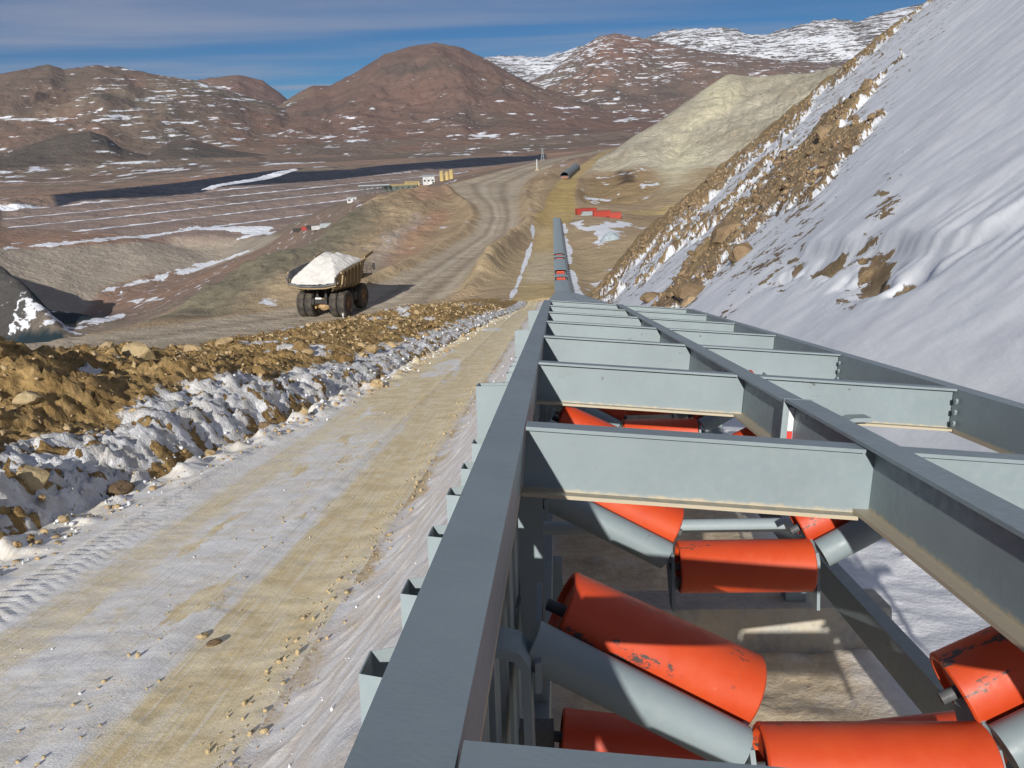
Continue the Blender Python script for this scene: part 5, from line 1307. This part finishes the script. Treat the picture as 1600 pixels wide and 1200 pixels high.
# ------------------------------------------------------------------ things on the flat and across the valley
REDP = flat_mat('red_container_paint', (.36, .05, .035), .55, scale=.8, var=.15); GREYP = flat_mat('grey_sheet', (.36, .40, .42), .6); OCHRE = flat_mat('ochre_cladding', (.50, .38, .17), .7, scale=.2); WHITEP = flat_mat('white_cladding', (.52, .52, .52), .6, scale=.2); GREENSH = flat_mat('dark_green_sheet', (.10, .12, .10), .7, scale=.3); TARP = flat_mat('blue_grey_tarp', (.33, .39, .42), .6, scale=1.2)
def container_mesh(L, W, H, mat):
    m = MB(); m.box((-L / 2 + .06, -W / 2 + .06, .12), (L / 2 - .06, W / 2 - .06, H - .06))
    for x in (-L / 2, L / 2 - .14):
        for y in (-W / 2, W / 2 - .14): m.box((x, y, 0), (x + .14, y + .14, H))
    for z in (0.02, H - .15):
        for y in (-W / 2 + .01, W / 2 - .13): m.box((-L / 2 + .14, y, z), (L / 2 - .14, y + .12, z + .13))
    n = int(L / .35)
    for i in range(n): x = -L / 2 + .25 + i * (L - .5) / n; m.box((x, -W / 2 + .02, .16), (x + .17, -W / 2 + .06, H - .16)).box((x, W / 2 - .06, .16), (x + .17, W / 2 - .02, H - .16))
    return m.mesh('shell', mat)
def door_mesh(W, H, mat):
    m = MB()
    for g in (-1, 1): m.box((-.03, min(g * .03, g * (W / 2 - .18)), .18), (.03, max(g * .03, g * (W / 2 - .18)), H - .18), .01).tube([(-.05, g * .3, .2), (-.05, g * .3, H - .2)], .02, 6)
    return m.mesh('door', mat)
for x, y, L, a, lb in ((23.3, 257.5, 3.2, .3, 'red container farthest left on the flat beside the dirt branch road'), (26.3, 260, 3.4, .25, 'red container behind the leftmost one on the flat'), (28.6, 250, 5.0, .12, 'long red container right of the grey stack on the flat'), (32.6, 249.5, 3.4, -.1, 'red container at the right end of the row on the flat')):
    o = empty('red_container', Matrix.Translation((x, y, z_far(x, y) - .05)) @ Matrix.Rotation(a, 4, 'Z'), lb, 'container', 'red containers on the flat')
    part('shell', container_mesh(L, 2.0, 1.8, REDP), o); part('door', door_mesh(2.0, 1.8, REDP), o, Matrix.Translation((-L / 2 - .02, 0, 0)))
o = empty('sheet_stack', Matrix.Translation((25.4, 253.5, z_far(25.4, 253.5))), 'low stack of grey sheet panels between the red containers', 'panel stack')
for k in range(5): part('sheet', MB().box((-2.6 + .1 * k, -1.2, .1 + .22 * k), (2.5 - .12 * k, 1.2, .26 + .22 * k)).mesh('sheet', GREYP), o, Matrix.Rotation(.04 * k - .08, 4, 'Z'))
def mound(name, x, y, rx, ry, h, mat, lb, ct, seed=0):
    N = 34; a = np.linspace(-1.15, 1.15, N); X, Y = np.meshgrid(a, a); R_ = np.hypot(X, Y)
    Z = h * np.clip(1 - R_ ** 1.5, -.12, 1) * (1 + .25 * fbm(X * 2.2 + seed, Y * 2.2, 3))
    o = grid_object(name, X * rx, Y * ry, Z, mat=mat, kind=None); o.matrix_basis = Matrix.Translation((x, y, z_far(x, y) - .05)); return tag(o, lb, ct)
mound('covered_heap', 22.2, 177.0, 2.2, 2.0, 1.7, TARP, 'blue grey rounded heap on the snowy flat beside the snow slope', 'heap')
m = MB(); m.extrude([(-.5, -.5), (.5, -.5), (.5, .5), (-.5, .5)], (0, 0, 0), (0, 0, .5), (1, 0, 0), (0, 1, 0)); m.tube([(0, 0, .5), (0, 0, 6.4)], .34, 10, r2=.26)
o = empty('white_pillar', Matrix.Translation((20.5, 518, z_far(20.5, 518))), 'white pillar standing at the edge of the haul road junction', 'pillar')
part('shaft', MB().tube([(0, 0, .5), (0, 0, 6.4)], .42, 10, r2=.34).mesh('shaft', WHITEP), o); part('footing', MB().box((-1.2, -1.2, 0), (1.2, 1.2, .5), .05).mesh('footing', OCHRE), o)
m = MB(); hh = 8.5
for sx, sy in ((-1, -1), (1, -1), (1, 1), (-1, 1)): m.tube([(sx * 1.1, sy * 1.1, 0), (sx * .25, sy * .25, hh)], .09, 5)
for k in range(4):
    z0, z1 = hh * k / 4, hh * (k + 1) / 4; w0, w1 = 1.1 - .85 * k / 4, 1.1 - .85 * (k + 1) / 4
    for (ax, ay), (bx, by) in (((-1, -1), (1, -1)), ((1, -1), (1, 1)), ((1, 1), (-1, 1)), ((-1, 1), (-1, -1))): m.tube([(ax * w0, ay * w0, z0), (bx * w1, by * w1, z1)], .06, 4).tube([(bx * w0, by * w0, z0), (ax * w1, ay * w1, z1)], .06, 4)
m.tube([(-2.2, 0, hh), (2.2, 0, hh)], .08, 5)
o = part('lattice_pylon', m.mesh('lattice_pylon', GREYP), None, Matrix.Translation((27.6, 594, z_far(27.6, 594))), 'grey steel lattice pylon in front of the dark liner end', 'pylon')
o = empty('marker_post', Matrix.Translation((-21.4, 105.5, z_far(-21.4, 105.5) - .1)), 'white marker post beside the haul truck near the road edge', 'post')
part('post', MB().tube([(0, 0, 0), (0, 0, 1.5)], .07, 8).mesh('post', WHITEP), o); part('cap', MB().lathe([(0, 0), (0, .14), (.35, .14), (.40, 0)], (0, 0, 1.35), (0, 0, 1), 8).mesh('cap', WHITEP), o)
# process plant on its bench
def shed(name, x, y, L, W, H, rh, a, mats, lb, ct, wins=3, dz=0):
    o = empty(name, Matrix.Translation((x, y, z_far(x, y) - .4 + dz)) @ Matrix.Rotation(a, 4, 'Z'), lb, ct)
    part('wall', MB().box((-L / 2, -W / 2, 0), (L / 2, W / 2, H)).mesh('wall', mats[0]), o)
    part('roof', MB().extrude([(-W / 2 - .3, 0), (W / 2 + .3, 0), (0, rh)], (-L / 2 - .3, 0, H + .01), (L / 2 + .3, 0, H + .01), (0, 1, 0), (0, 0, 1)).mesh('roof', mats[1]), o)
    wm = MB().box((-.8, -.06, 0), (.8, 0, 1.2)).mesh('window', DARK)
    for k in range(wins): part('window', wm, o, Matrix.Translation((-L / 2 + L * (k + .5) / wins, -W / 2 - .01, H * .45)))
    part('door', MB().box((-.7, -.08, 0), (.7, 0, min(2.4, H * .8))).mesh('door', DARK), o, Matrix.Translation((L * .38, -W / 2 - .01, .05)))
    return o
shed('ochre_building', -70, 655, 11, 8, 4.5, 1.0, .1, (OCHRE, OCHRE), 'ochre yellow flat building of the distant process plant', 'building')
shed('white_building', -58, 664, 9, 8, 6.5, 1.2, .1, (WHITEP, GREYP), 'pale grey white building between the ochre building and the tanks', 'building')
shed('green_shed', -77, 636, 26, 9, 3.8, 1.0, .05, (GREENSH, OCHRE), 'long dark shed with an ochre roof edge below the ochre building', 'shed', 6)
shed('white_hut', -113, 632, 7, 5, 3.4, .8, .1, (WHITEP, WHITEP), 'small white hut left of the plant frames', 'hut', 2)
for x, y, h, lb in ((-47.5, 662, 7.8, 'tallest ochre tank of the distant plant, left of the two others'), (-43.5, 664, 6.4, 'middle ochre tank of the distant plant'), (-40, 662, 7, 'ochre tank at the right end of the plant')):
    o = empty('storage_tank', (x, y, z_far(x, y) - .4), lb, 'tank', 'ochre tanks of the plant')
    part('shell', MB().lathe([(0, 0), (0, 1.7), (h, 1.7), (h + .5, .9), (h + .6, 0)], (0, 0, 0), (0, 0, 1), 20).mesh('shell', OCHRE), o); part('rim', MB().lathe([(0, 1.7), (0, 1.85), (.2, 1.85), (.2, 1.7)], (0, 0, h - .4), (0, 0, 1), 20).mesh('rim', GREYP), o)
m = MB()
for x in np.linspace(-11, 11, 7):
    for y in (-3, 3): m.box((x - .2, y - .2, 0), (x + .2, y + .2, 5.5))
for y in (-3, 3): m.box((-11.2, y - .15, 5.5), (11.2, y + .15, 5.9)).box((-11.2, y - .15, 2.8), (11.2, y + .15, 3.1))
o = empty('pipe_rack', Matrix.Translation((-95, 628, z_far(-95, 628) - .3)), 'dark steel pipe rack in front of the plant, left of the long shed', 'pipe rack'); part('rack_frame', m.mesh('rack_frame', DARKSTEEL), o)
for k in range(3): part('pipe', MB().tube([(-11.5, -2 + 2 * k, 6.3), (11.5, -2 + 2 * k, 6.3)], .35, 8).mesh('pipe', GREYP), o)
for k, (x, y, L, mt_, lb) in enumerate(((-171, 700, 10, DARK, 'dark low container at the left end of the far camp row'), (-158, 672, 9, REDP, 'red roofed container second in the far camp row'), (-147, 643, 9, DARK, 'dark container in the middle of the far camp row'), (-134, 605, 10, WHITEP, 'white container in the far camp row'), (-122, 574, 8, GREYP, 'grey container at the right end of the far camp row'))):
    o = empty('site_container', Matrix.Translation((x, y, z_far(x, y) - .2)) @ Matrix.Rotation(.25, 4, 'Z'), lb, 'container', 'containers of the far camp')
    part('shell', container_mesh(L, 3, 2.8, mt_), o); part('door', door_mesh(3, 2.8, DARK), o, Matrix.Translation((-L / 2 - .02, 0, 0)))

# ------------------------------------------------------------------ thin haze in the valley air
bm_h = MB().box((-14500, -60, float(min(FZ.min(), Zb.min(), ZB.min())) - 1), (14500, 15200, float(FZ.max()) + 3)); me = bpy.data.meshes.new('haze'); bm_h.b.to_mesh(me); bm_h.b.free()
hz_o = bpy.data.objects.new('haze', me); COL.objects.link(hz_o); hz_o['kind'] = 'stuff'
hm = bpy.data.materials.new('haze_air'); hm.use_nodes = True
for n_ in list(hm.node_tree.nodes): hm.node_tree.nodes.remove(n_)
ho = hm.node_tree.nodes.new('ShaderNodeOutputMaterial'); hv = hm.node_tree.nodes.new('ShaderNodeVolumePrincipled')
hv.inputs['Color'].default_value = (.86, .90, 1.0, 1); hv.inputs['Density'].default_value = 1.7e-5; hv.inputs['Anisotropy'].default_value = 0.0
hm.node_tree.links.new(hv.outputs[0], ho.inputs['Volume']); me.materials.append(hm)
